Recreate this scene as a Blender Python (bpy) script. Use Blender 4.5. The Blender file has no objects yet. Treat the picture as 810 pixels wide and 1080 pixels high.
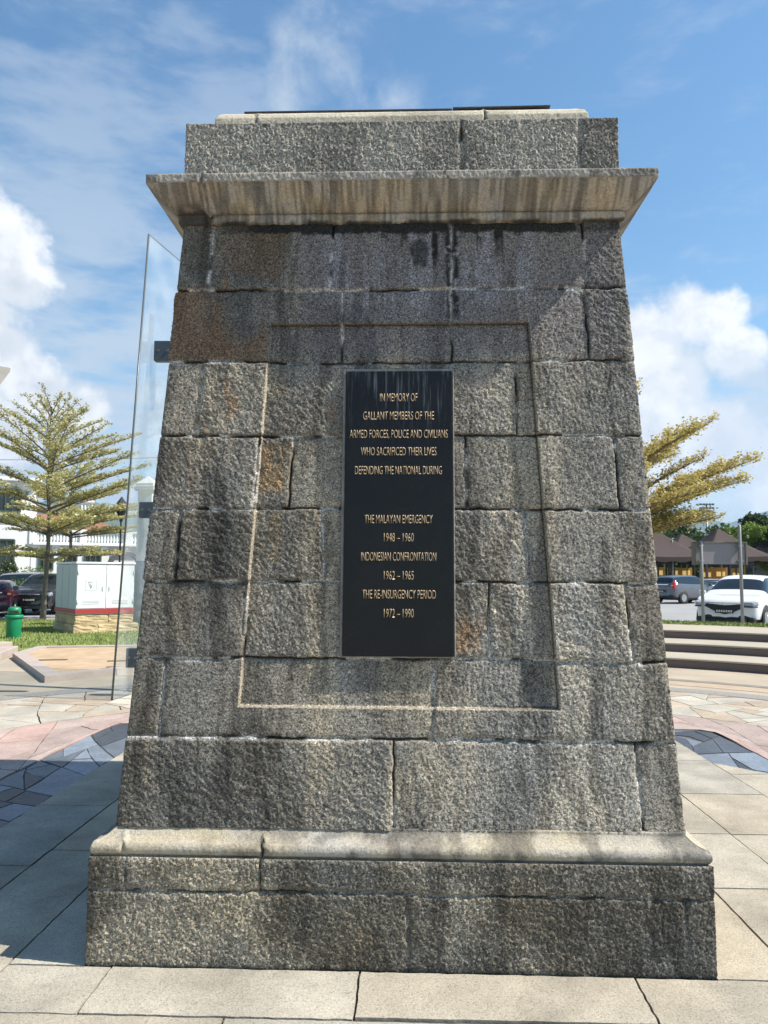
import bpy, bmesh, math, random
import numpy as np
from mathutils import Vector, Matrix

S = bpy.context.scene
COL = S.collection
R = math.radians
rnd = random.Random(7)

# ------------------------------------------------------------------ camera
F_PX, HOR, ROLL, CAM_H = 790.0, 607.0, 0.0045, 1.6
PITCH = math.atan((HOR - 540) / F_PX)
fwd = np.array([0, math.cos(PITCH), math.sin(PITCH)])
up0 = np.array([0, -math.sin(PITCH), math.cos(PITCH)])
rt0 = np.array([1.0, 0, 0])
rt = math.cos(ROLL) * rt0 + math.sin(ROLL) * up0
up = -math.sin(ROLL) * rt0 + math.cos(ROLL) * up0
CAM = np.array([0, 0, CAM_H])
cd = bpy.data.cameras.new('camera')
cam = bpy.data.objects.new('camera', cd)
COL.objects.link(cam)
cd.sensor_fit = 'VERTICAL'
cd.sensor_height = 24
cd.lens = 24 * F_PX / 1080
cd.clip_end = 20000
cd.clip_start = 0.05
cam.matrix_world = Matrix(((rt[0], up[0], -fwd[0], 0), (rt[1], up[1], -fwd[1], 0), (rt[2], up[2], -fwd[2], CAM_H), (0, 0, 0, 1)))
S.camera = cam

# ------------------------------------------------------------------ sun, sky
SUN_EL, SUN_DRIFT = R(50.0), R(10.4)     # light runs towards -x, drifting to +y
sun_dir = Vector((math.cos(SUN_EL) * math.cos(SUN_DRIFT), -math.cos(SUN_EL) * math.sin(SUN_DRIFT), math.sin(SUN_EL)))
sd = bpy.data.lights.new('sun', 'SUN')
sd.energy = 5.0
sd.angle = R(0.53)
sd.color = (1.0, 0.94, 0.85)
so = bpy.data.objects.new('sun', sd)
COL.objects.link(so)
so.rotation_euler = sun_dir.to_track_quat('Z', 'Y').to_euler()
so.location = (30, -5, 40)

S.view_settings.view_transform = 'Standard'
S.view_settings.look = 'None'
S.view_settings.exposure = 0.85
S.view_settings.gamma = 1.0
S.view_settings.use_curve_mapping = False
HAZE = 0.00013
S.cycles.max_bounces = 8
S.cycles.transparent_max_bounces = 12
S.cycles.use_denoising = True


def ray(u, v):
    return fwd + rt * ((u - 405) / F_PX) + up * ((540 - v) / F_PX)


def G(u, v, z=0.0):
    """point of the plane z where the photograph's pixel (u, v) looks"""
    d = ray(u, v)
    return CAM + d * ((z - CAM_H) / d[2])


def at(u, v, Y):
    """point at depth Y behind pixel (u, v)"""
    d = ray(u, v)
    return CAM + d * (Y / d[1])


class NT:
    """small helper for node trees"""
    def __init__(self, tree):
        self.t = tree
        self.t.nodes.clear()

    def n(self, typ, **kw):
        nd = self.t.nodes.new(typ)
        for k, v in kw.items():
            if k.startswith('i_'):
                nd.inputs[int(k[2:])].default_value = v
            else:
                setattr(nd, k, v)
        return nd

    def l(self, a, b):
        self.t.links.new(a, b)

    def math(self, op, a, b=None, c=None, clamp=False):
        nd = self.t.nodes.new('ShaderNodeMath')
        nd.operation = op
        nd.use_clamp = clamp
        for i, x in enumerate((a, b, c)):
            if x is None:
                continue
            if isinstance(x, (int, float)):
                nd.inputs[i].default_value = x
            else:
                self.l(x, nd.inputs[i])
        return nd.outputs[0]

    def mix(self, f, a, b, blend='MIX'):
        nd = self.t.nodes.new('ShaderNodeMix')
        nd.data_type = 'RGBA'
        nd.blend_type = blend
        for s, x in ((0, f), (6, a), (7, b)):
            if isinstance(x, (int, float)):
                nd.inputs[s].default_value = x
            elif isinstance(x, tuple):
                nd.inputs[s].default_value = (*x, 1)
            else:
                self.l(x, nd.inputs[s])
        return nd.outputs[2]

    def ramp(self, f, p0, p1, smooth=True):
        nd = self.t.nodes.new('ShaderNodeMapRange')
        nd.interpolation_type = 'SMOOTHSTEP' if smooth else 'LINEAR'
        self.l(f, nd.inputs[0])
        nd.inputs[1].default_value = p0
        nd.inputs[2].default_value = p1
        return nd.outputs[0]

    def noise(self, vec, scale, detail=3, rough=0.55, dist=0.0):
        nd = self.n('ShaderNodeTexNoise')
        nd.inputs['Scale'].default_value = scale
        nd.inputs['Detail'].default_value = detail
        nd.inputs['Roughness'].default_value = rough
        nd.inputs['Distortion'].default_value = dist
        if vec is not None:
            self.l(vec, nd.inputs['Vector'])
        return nd.outputs[0]


# world: Nishita sky, clouds mixed in by direction
W_ = bpy.data.worlds.new('World')
S.world = W_
W_.use_nodes = True
t = NT(W_.node_tree)
sky = t.n('ShaderNodeTexSky', sky_type='NISHITA', sun_disc=False)
sky.sun_elevation = SUN_EL
sky.sun_rotation = math.atan2(sun_dir.x, sun_dir.y)
sky.air_density = 1.15
sky.dust_density = 0.3
sky.ozone_density = 2.2
sky.altitude = 50
tc = t.n('ShaderNodeTexCoord')
dirv = tc.outputs['Generated']
sep = t.n('ShaderNodeSeparateXYZ')
t.l(dirv, sep.inputs[0])


def blobs(lst, kx=1.0, kz=1.0):
    """largest of several soft spots on the sky, each (u, v, radius in px)"""
    out = None
    for (u, v, r) in lst:
        d = ray(u, v)
        d = d / np.linalg.norm(d)
        sc = t.n('ShaderNodeVectorMath', operation='MULTIPLY')
        t.l(dirv, sc.inputs[0])
        sc.inputs[1].default_value = (kx, kx, kz)
        ds = t.n('ShaderNodeVectorMath', operation='DISTANCE')
        t.l(sc.outputs[0], ds.inputs[0])
        ds.inputs[1].default_value = (d[0] * kx, d[1] * kx, d[2] * kz)
        m = t.ramp(ds.outputs['Value'], r / F_PX, 0.0, smooth=False)
        out = m if out is None else t.math('MAXIMUM', out, m)
    return out


cum = blobs([(2, 258, 56), (18, 300, 50), (-40, 330, 90), (-6, 365, 60), (40, 412, 58), (85, 428, 44), (-20, 440, 80),
             (728, 334, 62), (690, 360, 74), (768, 376, 44), (700, 400, 76), (690, 455, 60), (760, 470, 75), (830, 490, 90), (650, 470, 90),
             (-200, 250, 200), (-150, 420, 170), (970, 420, 150), (1100, 500, 200), (560, 510, 120)], 1.0, 1.15)
cn = t.noise(dirv, 13.0, 7, 0.58, 0.1)
cn2 = t.noise(dirv, 34.0, 5, 0.6, 0.1)
dens = t.math('ADD', t.math('MULTIPLY', cum, 1.25), t.math('MULTIPLY', t.math('SUBTRACT', cn, 0.5), 2.1))
dens = t.math('ADD', dens, t.math('MULTIPLY', t.math('SUBTRACT', cn2, 0.5), 0.45))
dens = t.math('SUBTRACT', dens, t.math('MULTIPLY', t.ramp(cum, 0.22, 0.0), 0.45))
m_cum = t.math('MULTIPLY', t.ramp(dens, 0.2, 0.72), 0.98)
# thin veil: stretched noise, stronger towards the horizon and to the left
mp = t.n('ShaderNodeMapping')
mp.inputs['Scale'].default_value = (2.2, 2.2, 7.5)
mp.inputs['Rotation'].default_value = (0.0, R(14), 0)
t.l(dirv, mp.inputs['Vector'])
vn = t.noise(mp.outputs[0], 3.4, 7, 0.6, 0.2)
low = t.ramp(sep.outputs[2], 0.62, 0.05)
veil_b = blobs([(60, 430, 330), (200, 350, 240), (100, 150, 160), (230, 110, 110), (60, 240, 220), (-120, 250, 300), (740, 480, 260), (810, 560, 260), (405, 560, 360)], 1.0, 1.4)
veil = t.math('ADD', t.math('MULTIPLY', veil_b, 0.95), t.math('MULTIPLY', t.math('SUBTRACT', vn, 0.48), 3.0))
m_veil = t.math('MULTIPLY', t.ramp(veil, 0.08, 1.0), t.math('ADD', 0.34, t.math('MULTIPLY', low, 0.62)))
m_veil = t.math('MAXIMUM', m_veil, t.math('MULTIPLY', t.ramp(sep.outputs[2], 0.22, 0.0), 0.8))
front = t.ramp(sep.outputs[1], -0.1, 0.35)      # veil cut off behind the viewer to lower the light on the front face
m_veil = t.math('MULTIPLY', m_veil, front)
wisp_b = blobs([(318, 45, 70), (345, 85, 80), (415, 105, 45), (300, 100, 60)], 1.0, 1.0)
wn = t.noise(dirv, 15.0, 7, 0.62, 0.25)
wisp = t.ramp(t.math('ADD', wisp_b, t.math('MULTIPLY', t.math('SUBTRACT', wn, 0.5), 2.2)), 0.25, 1.5)
m_veil = t.math('MAXIMUM', m_veil, t.math('MULTIPLY', wisp, 0.7))
# cloud body tone: lit top right, greyer underneath
off = t.n('ShaderNodeVectorMath', operation='ADD')
t.l(dirv, off.inputs[0])
off.inputs[1].default_value = (0.03, 0.0, 0.045)
cno = t.noise(off.outputs[0], 11.0, 5, 0.56, 0.25)
lit = t.ramp(t.math('SUBTRACT', cn, cno), -0.10, 0.14)
edge = t.ramp(dens, 1.5, 0.6)
lit = t.math('MULTIPLY', t.math('ADD', lit, t.math('MULTIPLY', edge, 0.55)), 0.75, clamp=True)
ccol = t.mix(lit, (0.60, 0.65, 0.71), (0.97, 0.97, 0.96))
bg_sky = t.n('ShaderNodeBackground')
bg_sky.inputs[1].default_value = 0.098
hs = t.n('ShaderNodeHueSaturation')
hs.inputs['Saturation'].default_value = 1.2
hs.inputs['Value'].default_value = 1.0
t.l(sky.outputs[0], hs.inputs['Color'])
t.l(t.mix(1.0, hs.outputs[0], (1.0, 1.05, 0.98), 'MULTIPLY'), bg_sky.inputs[0])
bg_veil = t.n('ShaderNodeBackground')
bg_veil.inputs[0].default_value = (0.74, 0.82, 0.90, 1)
bg_veil.inputs[1].default_value = 0.52
bg_c = t.n('ShaderNodeBackground')
t.l(ccol, bg_c.inputs[0])
bg_c.inputs[1].default_value = 0.66
mx1 = t.n('ShaderNodeMixShader')
t.l(m_veil, mx1.inputs[0]); t.l(bg_sky.outputs[0], mx1.inputs[1]); t.l(bg_veil.outputs[0], mx1.inputs[2])
mx2 = t.n('ShaderNodeMixShader')
t.l(m_cum, mx2.inputs[0]); t.l(mx1.outputs[0], mx2.inputs[1]); t.l(bg_c.outputs[0], mx2.inputs[2])
wo = t.n('ShaderNodeOutputWorld')
t.l(mx2.outputs[0], wo.inputs[0])


# ------------------------------------------------------------------ helpers
def tag(o, label=None, cat=None, group=None, kind=None):
    if label: o['label'] = label
    if cat: o['category'] = cat
    if group: o['group'] = group
    if kind: o['kind'] = kind
    return o


def thing(name, label, cat, loc=(0, 0, 0), rz=0.0, group=None):
    o = bpy.data.objects.new(name, None)
    o.empty_display_size = 0.2
    COL.objects.link(o)
    o.location = loc
    o.rotation_euler = (0, 0, rz)
    return tag(o, label, cat, group)


def copy_tree(o, parent=None):
    c = o.copy()
    COL.objects.link(c)
    if parent is not None:
        c.parent = parent
    for ch in [x for x in COL.objects if x.parent == o]:
        copy_tree(ch, c)
    return c


def link_mesh(name, me, mat, parent=None):
    o = bpy.data.objects.new(name, me)
    COL.objects.link(o)
    if mat is not None and not me.materials:
        for m in (mat if isinstance(mat, (list, tuple)) else [mat]):
            me.materials.append(m)
    if parent is not None:
        o.parent = parent
    return o


def np_mesh(name, V, faces4, smooth=True, tris=None, colors=None):
    """fast mesh from numpy vertices and quad / tri index arrays"""
    me = bpy.data.meshes.new(name)
    V = np.asarray(V, dtype=np.float32).reshape(-1, 3)
    q = np.asarray(faces4, dtype=np.int32).reshape(-1, 4) if faces4 is not None and len(faces4) else np.zeros((0, 4), np.int32)
    tr = np.asarray(tris, dtype=np.int32).reshape(-1, 3) if tris is not None and len(tris) else np.zeros((0, 3), np.int32)
    me.vertices.add(len(V))
    me.vertices.foreach_set('co', V.ravel())
    nl = q.size + tr.size
    me.loops.add(nl)
    me.loops.foreach_set('vertex_index', np.concatenate([q.ravel(), tr.ravel()]))
    npoly = len(q) + len(tr)
    me.polygons.add(npoly)
    starts = np.concatenate([np.arange(len(q)) * 4, q.size + np.arange(len(tr)) * 3]).astype(np.int32)
    tot = np.concatenate([np.full(len(q), 4), np.full(len(tr), 3)]).astype(np.int32)
    me.polygons.foreach_set('loop_start', starts)
    me.polygons.foreach_set('loop_total', tot)
    me.polygons.foreach_set('use_smooth', np.full(npoly, smooth))
    if colors is not None:
        a = me.color_attributes.new('tint', 'FLOAT_COLOR', 'POINT')
        c4 = np.ones((len(V), 4), np.float32)
        c4[:, :3] = np.asarray(colors, np.float32).reshape(-1, 3)
        a.data.foreach_set('color', c4.ravel())
    me.update(calc_edges=True)
    me.validate()
    return me


class MB:
    """collects shapes in one bmesh; build() links them as one mesh object"""
    def __init__(self):
        self.bm = bmesh.new()

    def box(self, c, s, bev=0.0, rot=None, seg=2):
        r = bmesh.ops.create_cube(self.bm, size=1.0)
        vs = r['verts']
        for v in vs:
            v.co = Vector((v.co.x * s[0], v.co.y * s[1], v.co.z * s[2]))
        if bev > 0:
            es = list({e for v in vs for e in v.link_edges})
            b = bmesh.ops.bevel(self.bm, geom=es, offset=bev, segments=seg, profile=0.5, affect='EDGES')
            vs = list({v for f in b['faces'] for v in f.verts} | {v for v in vs if v.is_valid})
        M = Matrix.Translation(Vector(c))
        if rot is not None:
            M = M @ (rot.to_4x4() if isinstance(rot, Matrix) else Matrix.Rotation(rot, 4, 'Z'))
        for v in vs:
            v.co = M @ v.co
        return self

    def tube(self, pts, rad, n=8, cap=True):
        pts = [Vector(p) for p in pts]
        rad = list(rad) if isinstance(rad, (list, tuple)) else [rad] * len(pts)
        rings = []
        ref = None
        for i, p in enumerate(pts):
            d = (pts[min(i + 1, len(pts) - 1)] - pts[max(i - 1, 0)]).normalized()
            if ref is None:
                ref = Vector((0, 0, 1)) if abs(d.z) < 0.9 else Vector((1, 0, 0))
            a = d.cross(ref).normalized()
            b = d.cross(a).normalized()
            ref = -b if abs(d.dot(b)) < 0.9 else ref
            ref = a.cross(d)
            rings.append([self.bm.verts.new(p + (a * math.cos(2 * math.pi * k / n) + ref * math.sin(2 * math.pi * k / n)) * rad[i]) for k in range(n)])
        for i in range(len(rings) - 1):
            for k in range(n):
                f = self.bm.faces.new((rings[i][k], rings[i][(k + 1) % n], rings[i + 1][(k + 1) % n], rings[i + 1][k]))
                f.smooth = True
        if cap:
            self.bm.faces.new(rings[0][::-1])
            self.bm.faces.new(rings[-1])
        return self

    def lathe(self, prof, c=(0, 0, 0), n=24, axis='Z', smooth=True):
        rings = []
        for (r, z) in prof:
            ring = []
            for k in range(n):
                a = 2 * math.pi * k / n
                p = (r * math.cos(a), r * math.sin(a), z)
                if axis == 'Y': p = (p[0], p[2], p[1])
                if axis == 'X': p = (p[2], p[0], p[1])
                ring.append(self.bm.verts.new(Vector(p) + Vector(c)))
            rings.append(ring)
        for i in range(len(rings) - 1):
            for k in range(n):
                f = self.bm.faces.new((rings[i][k], rings[i][(k + 1) % n], rings[i + 1][(k + 1) % n], rings[i + 1][k]))
                f.smooth = smooth
        self.bm.faces.new(rings[0][::-1])
        self.bm.faces.new(rings[-1])
        return self

    def prism(self, poly, z0, z1, bev=0.0):
        """poly = list of (x, y); extruded from z0 to z1"""
        lo = [self.bm.verts.new((x, y, z0)) for x, y in poly]
        hi = [self.bm.verts.new((x, y, z1)) for x, y in poly]
        n = len(poly)
        self.bm.faces.new(lo[::-1])
        f = self.bm.faces.new(hi)
        for i in range(n):
            self.bm.faces.new((lo[i], lo[(i + 1) % n], hi[(i + 1) % n], hi[i]))
        if bev:
            bmesh.ops.bevel(self.bm, geom=list(f.edges), offset=bev, segments=2, profile=0.5, affect='EDGES')
        return self

    def quad(self, a, b, c, d, smooth=False):
        f = self.bm.faces.new([self.bm.verts.new(Vector(p)) for p in (a, b, c, d)])
        f.smooth = smooth
        return self

    def xf(self, M):
        for v in self.bm.verts:
            v.co = M @ v.co
        return self

    def build(self, name, mat, parent=None, normals=True):
        if normals:
            bmesh.ops.recalc_face_normals(self.bm, faces=self.bm.faces)
        me = bpy.data.meshes.new(name)
        self.bm.to_mesh(me)
        self.bm.free()
        return link_mesh(name, me, mat, parent)


MATS = {}


def mat(name, col, rough=0.6, metal=0.0, var=0.0, vscale=6.0, bump=0.0, bscale=40.0, spec=0.5, coat=0.0, emit=None, es=0.0, trans=0.0, alpha=1.0):
    """plain procedural surface: a base colour with some noise in it, roughness and bump"""
    if name in MATS:
        return MATS[name]
    m = bpy.data.materials.new(name)
    m.use_nodes = True
    q = NT(m.node_tree)
    p = q.n('ShaderNodeBsdfPrincipled')
    o = q.n('ShaderNodeOutputMaterial')
    q.l(p.outputs[0], o.inputs[0])
    p.inputs['Base Color'].default_value = (*col, 1)
    p.inputs['Roughness'].default_value = rough
    p.inputs['Metallic'].default_value = metal
    p.inputs['Specular IOR Level'].default_value = spec
    p.inputs['Coat Weight'].default_value = coat
    p.inputs['Transmission Weight'].default_value = trans
    p.inputs['Alpha'].default_value = alpha
    if emit:
        p.inputs['Emission Color'].default_value = (*emit, 1)
        p.inputs['Emission Strength'].default_value = es
    c = q.n('ShaderNodeTexCoord')
    if var > 0:
        nz = q.noise(c.outputs['Object'], vscale, 5, 0.6)
        k = q.ramp(nz, 0.25, 0.75, False)
        q.l(q.mix(k, tuple(x * (1 - var) for x in col), tuple(min(1, x * (1 + var)) for x in col)), p.inputs['Base Color'])
        q.l(q.math('ADD', rough - 0.06, q.math('MULTIPLY', k, 0.12)), p.inputs['Roughness'])
    if bump > 0:
        b = q.n('ShaderNodeBump')
        b.inputs['Strength'].default_value = 1.0
        b.inputs['Distance'].default_value = bump
        q.l(q.noise(c.outputs['Object'], bscale, 4, 0.6), b.inputs['Height'])
        q.l(b.outputs[0], p.inputs['Normal'])
    MATS[name] = m
    return m


def stone_mat(name, grain=150.0, bump=0.0025, bscale=130.0, lo=0.62, hi=1.45, rough=0.85, specks=0.25, dks=0.5, pls=0.28, mott=0.0):
    """granite: the mesh's own tint (block tone, mortar, stains) with mineral grains and a rough dressed face"""
    m = bpy.data.materials.new(name)
    m.use_nodes = True
    q = NT(m.node_tree)
    p = q.n('ShaderNodeBsdfPrincipled')
    o = q.n('ShaderNodeOutputMaterial')
    q.l(p.outputs[0], o.inputs[0])
    at_ = q.n('ShaderNodeVertexColor', layer_name='tint')
    c = q.n('ShaderNodeTexCoord')
    ob = c.outputs['Object']
    g1 = q.noise(ob, grain, 3, 0.65)
    g2 = q.noise(ob, grain * 0.38, 4, 0.65)
    f = q.math('ADD', q.math('MULTIPLY', g1, 0.6), q.math('MULTIPLY', g2, 0.4))
    k = q.n('ShaderNodeMapRange')
    q.l(f, k.inputs[0])
    k.inputs[1].default_value = 0.33; k.inputs[2].default_value = 0.67
    k.inputs[3].default_value = lo; k.inputs[4].default_value = hi
    vm = q.n('ShaderNodeVectorMath', operation='SCALE')
    q.l(at_.outputs[0], vm.inputs[0]); q.l(k.outputs[0], vm.inputs['Scale'])
    col = vm.outputs[0]
    # dark mica and pale feldspar grains
    vo = q.n('ShaderNodeTexVoronoi', feature='F1')
    vo.inputs['Scale'].default_value = grain * 0.9
    q.l(ob, vo.inputs['Vector'])
    sc = q.n('ShaderNodeSeparateColor')
    q.l(vo.outputs['Color'], sc.inputs[0])
    dk = q.math('MULTIPLY', q.ramp(sc.outputs[0], 1 - specks, 1 - specks + 0.04), dks)
    pl = q.ramp(sc.outputs[1], 0.86, 0.9)
    d2 = q.n('ShaderNodeVectorMath', operation='SCALE'); q.l(col, d2.inputs[0]); d2.inputs['Scale'].default_value = 0.22
    col = q.mix(dk, col, d2.outputs[0])
    d3 = q.n('ShaderNodeVectorMath', operation='SCALE'); q.l(col, d3.inputs[0]); d3.inputs['Scale'].default_value = 1.9
    col = q.mix(q.math('MULTIPLY', pl, pls), col, d3.outputs[0])
    if mott > 0:
        mo = q.noise(ob, 2.3, 6, 0.62)
        km = q.n('ShaderNodeMapRange'); q.l(mo, km.inputs[0]); km.inputs[1].default_value = 0.3; km.inputs[2].default_value = 0.7; km.inputs[3].default_value = 1 - mott; km.inputs[4].default_value = 1 + mott
        d4 = q.n('ShaderNodeVectorMath', operation='SCALE'); q.l(col, d4.inputs[0]); q.l(km.outputs[0], d4.inputs['Scale'])
        sp = q.ramp(q.noise(ob, 9.0, 5, 0.7), 0.60, 0.74)
        col = q.mix(q.math('MULTIPLY', sp, mott * 1.6), d4.outputs[0], (0.16, 0.125, 0.085))
    q.l(col, p.inputs['Base Color'])
    p.inputs['Roughness'].default_value = rough
    p.inputs['Specular IOR Level'].default_value = 0.3
    b = q.n('ShaderNodeBump')
    b.inputs['Distance'].default_value = bump
    b.inputs['Strength'].default_value = 1.0
    hh = q.math('ADD', q.noise(ob, bscale, 4, 0.7), q.math('MULTIPLY', q.noise(ob, bscale * 0.4, 3, 0.6), 1.2))
    q.l(hh, b.inputs['Height'])
    q.l(b.outputs[0], p.inputs['Normal'])
    MATS[name] = m
    return m


# ---- numpy value noise
def _lat(seed):
    return np.random.default_rng(seed).random((256, 256)).astype(np.float32)


_LC = {}


def vnoise(x, y, scale, seed=0):
    """smooth value noise in 0..1, scale = wavelength in metres"""
    L = _LC.get(seed)
    if L is None:
        L = _LC[seed] = _lat(seed)
    a = np.asarray(x) / scale + 31.7 * seed
    b = np.asarray(y) / scale + 17.3 * seed
    i = np.floor(a).astype(np.int64); j = np.floor(b).astype(np.int64)
    fx = a - i; fy = b - j
    fx = fx * fx * fx * (fx * (fx * 6 - 15) + 10); fy = fy * fy * fy * (fy * (fy * 6 - 15) + 10)
    i0 = i & 255; j0 = j & 255; i1 = (i + 1) & 255; j1 = (j + 1) & 255
    return (L[i0, j0] * (1 - fx) + L[i1, j0] * fx) * (1 - fy) + (L[i0, j1] * (1 - fx) + L[i1, j1] * fx) * fy


def fbm(x, y, scale, seed=0, oct=4, gain=0.55):
    s = 0.0; a = 1.0; n = 0.0
    for k in range(oct):
        s = s + a * vnoise(x, y, scale / (2 ** k), seed + k * 13)
        n += a
        a *= gain
    return s / n


def sst(a, b, x):
    k = np.clip((x - a) / (b - a), 0, 1)
    return k * k * (3 - 2 * k)


def boxm(x, y, x0, x1, y0, y1, s):
    return sst(x0 - s, x0 + s, x) * (1 - sst(x1 - s, x1 + s, x)) * sst(y0 - s, y0 + s, y) * (1 - sst(y1 - s, y1 + s, y))


# ------------------------------------------------------------------ the site's own frame (the memorial's axes)
TH = math.atan2(-0.03259109, 0.99946877)
SITE = np.array([0.05984551, 3.17711205, 0.0])
EX = np.array([math.cos(TH), math.sin(TH), 0]); EY = np.array([-math.sin(TH), math.cos(TH), 0])


def L2W(x, y, z=0.0):
    return SITE + EX * x + EY * y + np.array([0, 0, z])


def site_empty_matrix(o):
    o.location = SITE
    o.rotation_euler = (0, 0, TH)
    return o


# ==================================================================================================
#                                         GROUND
# ==================================================================================================
CX, CY = 0.12, 1.6          # centre of the paving circles in the site frame


def slab_mesh(polys, tones, top, thick=0.02, seed=0, tilt=0.0015, name='slabs', shrink=0.0, jag=0.0):
    """separate stone slabs (convex outlines in the site frame), each with its own tone"""
    rg = random.Random(seed)
    V = []; C = []; faces = []
    for poly, tone in zip(polys, tones):
        n = len(poly)
        if n < 3: continue
        dz = rg.uniform(-tilt, tilt)
        cx = sum(p[0] for p in poly) / n; cy = sum(p[1] for p in poly) / n
        b = len(V)
        for (x, y) in poly:
            V.append((x, y, top + dz)); C.append(tone)
        for (x, y) in poly:
            V.append((x, y, top - thick)); C.append(tuple(0.5 * k for k in tone))
        faces.append([b + i for i in range(n)])
        for i in range(n):
            j = (i + 1) % n
            faces.append([b + i, b + n + i, b + n + j, b + j])
    W = [tuple(L2W(*v)) for v in V]
    me = bpy.data.meshes.new(name)
    me.from_pydata(W, [], faces)
    a = me.color_attributes.new('tint', 'FLOAT_COLOR', 'POINT')
    c4 = np.ones((len(V), 4), np.float32); c4[:, :3] = np.array(C, np.float32)
    a.data.foreach_set('color', c4.ravel())
    bm = bmesh.new(); bm.from_mesh(me)
    bmesh.ops.recalc_face_normals(bm, faces=bm.faces)
    bm.to_mesh(me); bm.free()
    return me


def clip(poly, nx, ny, d):
    """keep the side nx*x + ny*y <= d of a convex polygon"""
    out = []
    n = len(poly)
    for i in range(n):
        p, q = poly[i], poly[(i + 1) % n]
        a = nx * p[0] + ny * p[1] - d; b = nx * q[0] + ny * q[1] - d
        if a <= 0: out.append(p)
        if a * b < 0:
            k = a / (a - b)
            out.append((p[0] + k * (q[0] - p[0]), p[1] + k * (q[1] - p[1])))
    return out


def poly_area(p):
    return 0.5 * abs(sum(p[i - 1][0] * p[i][1] - p[i][0] * p[i - 1][1] for i in range(len(p))))


def crazy(Lx, Ly, cell, gap, seed, stretch=1.0):
    """irregular flagstones: the strip 0..Lx by 0..Ly broken again and again by slanting cuts"""
    rg = random.Random(seed)
    nx = max(1, int(Lx / (Ly * 1.6)))
    todo = [[(Lx * i / nx, 0), (Lx * (i + 1) / nx, 0), (Lx * (i + 1) / nx, Ly), (Lx * i / nx, Ly)] for i in range(nx)]
    out = []
    while todo:
        p = todo.pop()
        if len(p) < 3: continue
        if poly_area(p) < cell * cell * stretch * rg.choice([0.6, 1.0, 1.5, 2.3]):
            q = p
            cx = sum(a[0] for a in p) / len(p); cy = sum(a[1] for a in p) / len(p)
            for i in range(len(p)):
                a, b = p[i], p[(i + 1) % len(p)]
                l = math.hypot(b[0] - a[0], b[1] - a[1])
                if l < 1e-6: continue
                nx_, ny_ = (b[1] - a[1]) / l, -(b[0] - a[0]) / l
                if nx_ * (cx - a[0]) + ny_ * (cy - a[1]) > 0: nx_, ny_ = -nx_, -ny_
                q = clip(q, nx_, ny_, nx_ * a[0] + ny_ * a[1] - gap * rg.uniform(0.25, 0.8))
                if len(q) < 3: break
            if len(q) >= 3: out.append(q)
            continue
        # cut across the longer direction, at a slant
        e = max(((p[i], p[(i + 1) % len(p)]) for i in range(len(p))), key=lambda s_: math.hypot(s_[1][0] - s_[0][0], s_[1][1] - s_[0][1]))
        ang = math.atan2(e[1][1] - e[0][1], e[1][0] - e[0][0]) + rg.gauss(0, 0.42)
        k = rg.uniform(0.32, 0.68)
        mx_, my_ = e[0][0] + (e[1][0] - e[0][0]) * k, e[0][1] + (e[1][1] - e[0][1]) * k
        nx_, ny_ = math.cos(ang), math.sin(ang)
        d = nx_ * mx_ + ny_ * my_
        todo.append(clip(p, nx_, ny_, d)); todo.append(clip(p, -nx_, -ny_, -d))
    return out


def densify(poly, step):
    o = []
    for i in range(len(poly)):
        p, q = poly[i], poly[(i + 1) % len(poly)]
        l = math.hypot(q[0] - p[0], q[1] - p[1])
        n = max(1, int(l / step))
        for k in range(n):
            o.append((p[0] + (q[0] - p[0]) * k / n, p[1] + (q[1] - p[1]) * k / n))
    return o


M_GRAN = stone_mat('pale_granite_paving', 210, 0.0016, 210, 0.74, 1.26, 0.8, specks=0.16, dks=0.35, pls=0.15, mott=0.28)
M_FLAG = stone_mat('flagstone', 60, 0.003, 45, 0.8, 1.2, 0.65, specks=0.05, dks=0.15, pls=0.1, mott=0.2)
M_SLATE = stone_mat('blue_slate', 40, 0.003, 40, 0.75, 1.25, 0.45, specks=0.05, dks=0.1, pls=0.1, mott=0.22)

# base earth / asphalt to the horizon
m = mat('asphalt_ground', (0.16, 0.155, 0.15), 0.9, var=0.25, vscale=0.25, bump=0.004, bscale=60)
g = MB(); g.quad((-9000, -9000, -0.06), (9000, -9000, -0.06), (9000, 9000, -0.06), (-9000, 9000, -0.06))
tag(g.build('ground', m), kind='structure')
# concrete bed under the paving, dark in the joints
mj = mat('joint_bed', (0.075, 0.07, 0.062), 0.95, var=0.3, vscale=30)
V = [L2W(CX + 7.08 * math.cos(a), CY + 7.08 * math.sin(a), -0.012) for a in np.linspace(0, 2 * math.pi, 97)[:-1]]
me = bpy.data.meshes.new('joint_bed'); me.from_pydata([tuple(v) for v in V], [], [list(range(96))])
tag(link_mesh('paving_bed', me, mj), kind='structure')

# granite slabs round the memorial
polys = []; tones = []
gg = 0.005


def rect(x0, x1, y0, y1):
    if x1 - x0 < 0.03 or y1 - y0 < 0.03: return
    polys.append([(x0 + gg, y0 + gg), (x1 - gg, y0 + gg), (x1 - gg, y1 - gg), (x0 + gg, y1 - gg)])
    k = rnd.uniform(0.90, 1.08)
    w = rnd.uniform(-0.015, 0.015)
    tones.append((0.355 * k + w, 0.315 * k, 0.245 * k - w))


IN_L, IN_R, IN_B, IN_F = -2.53, 2.67, 4.45, -3.9
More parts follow.
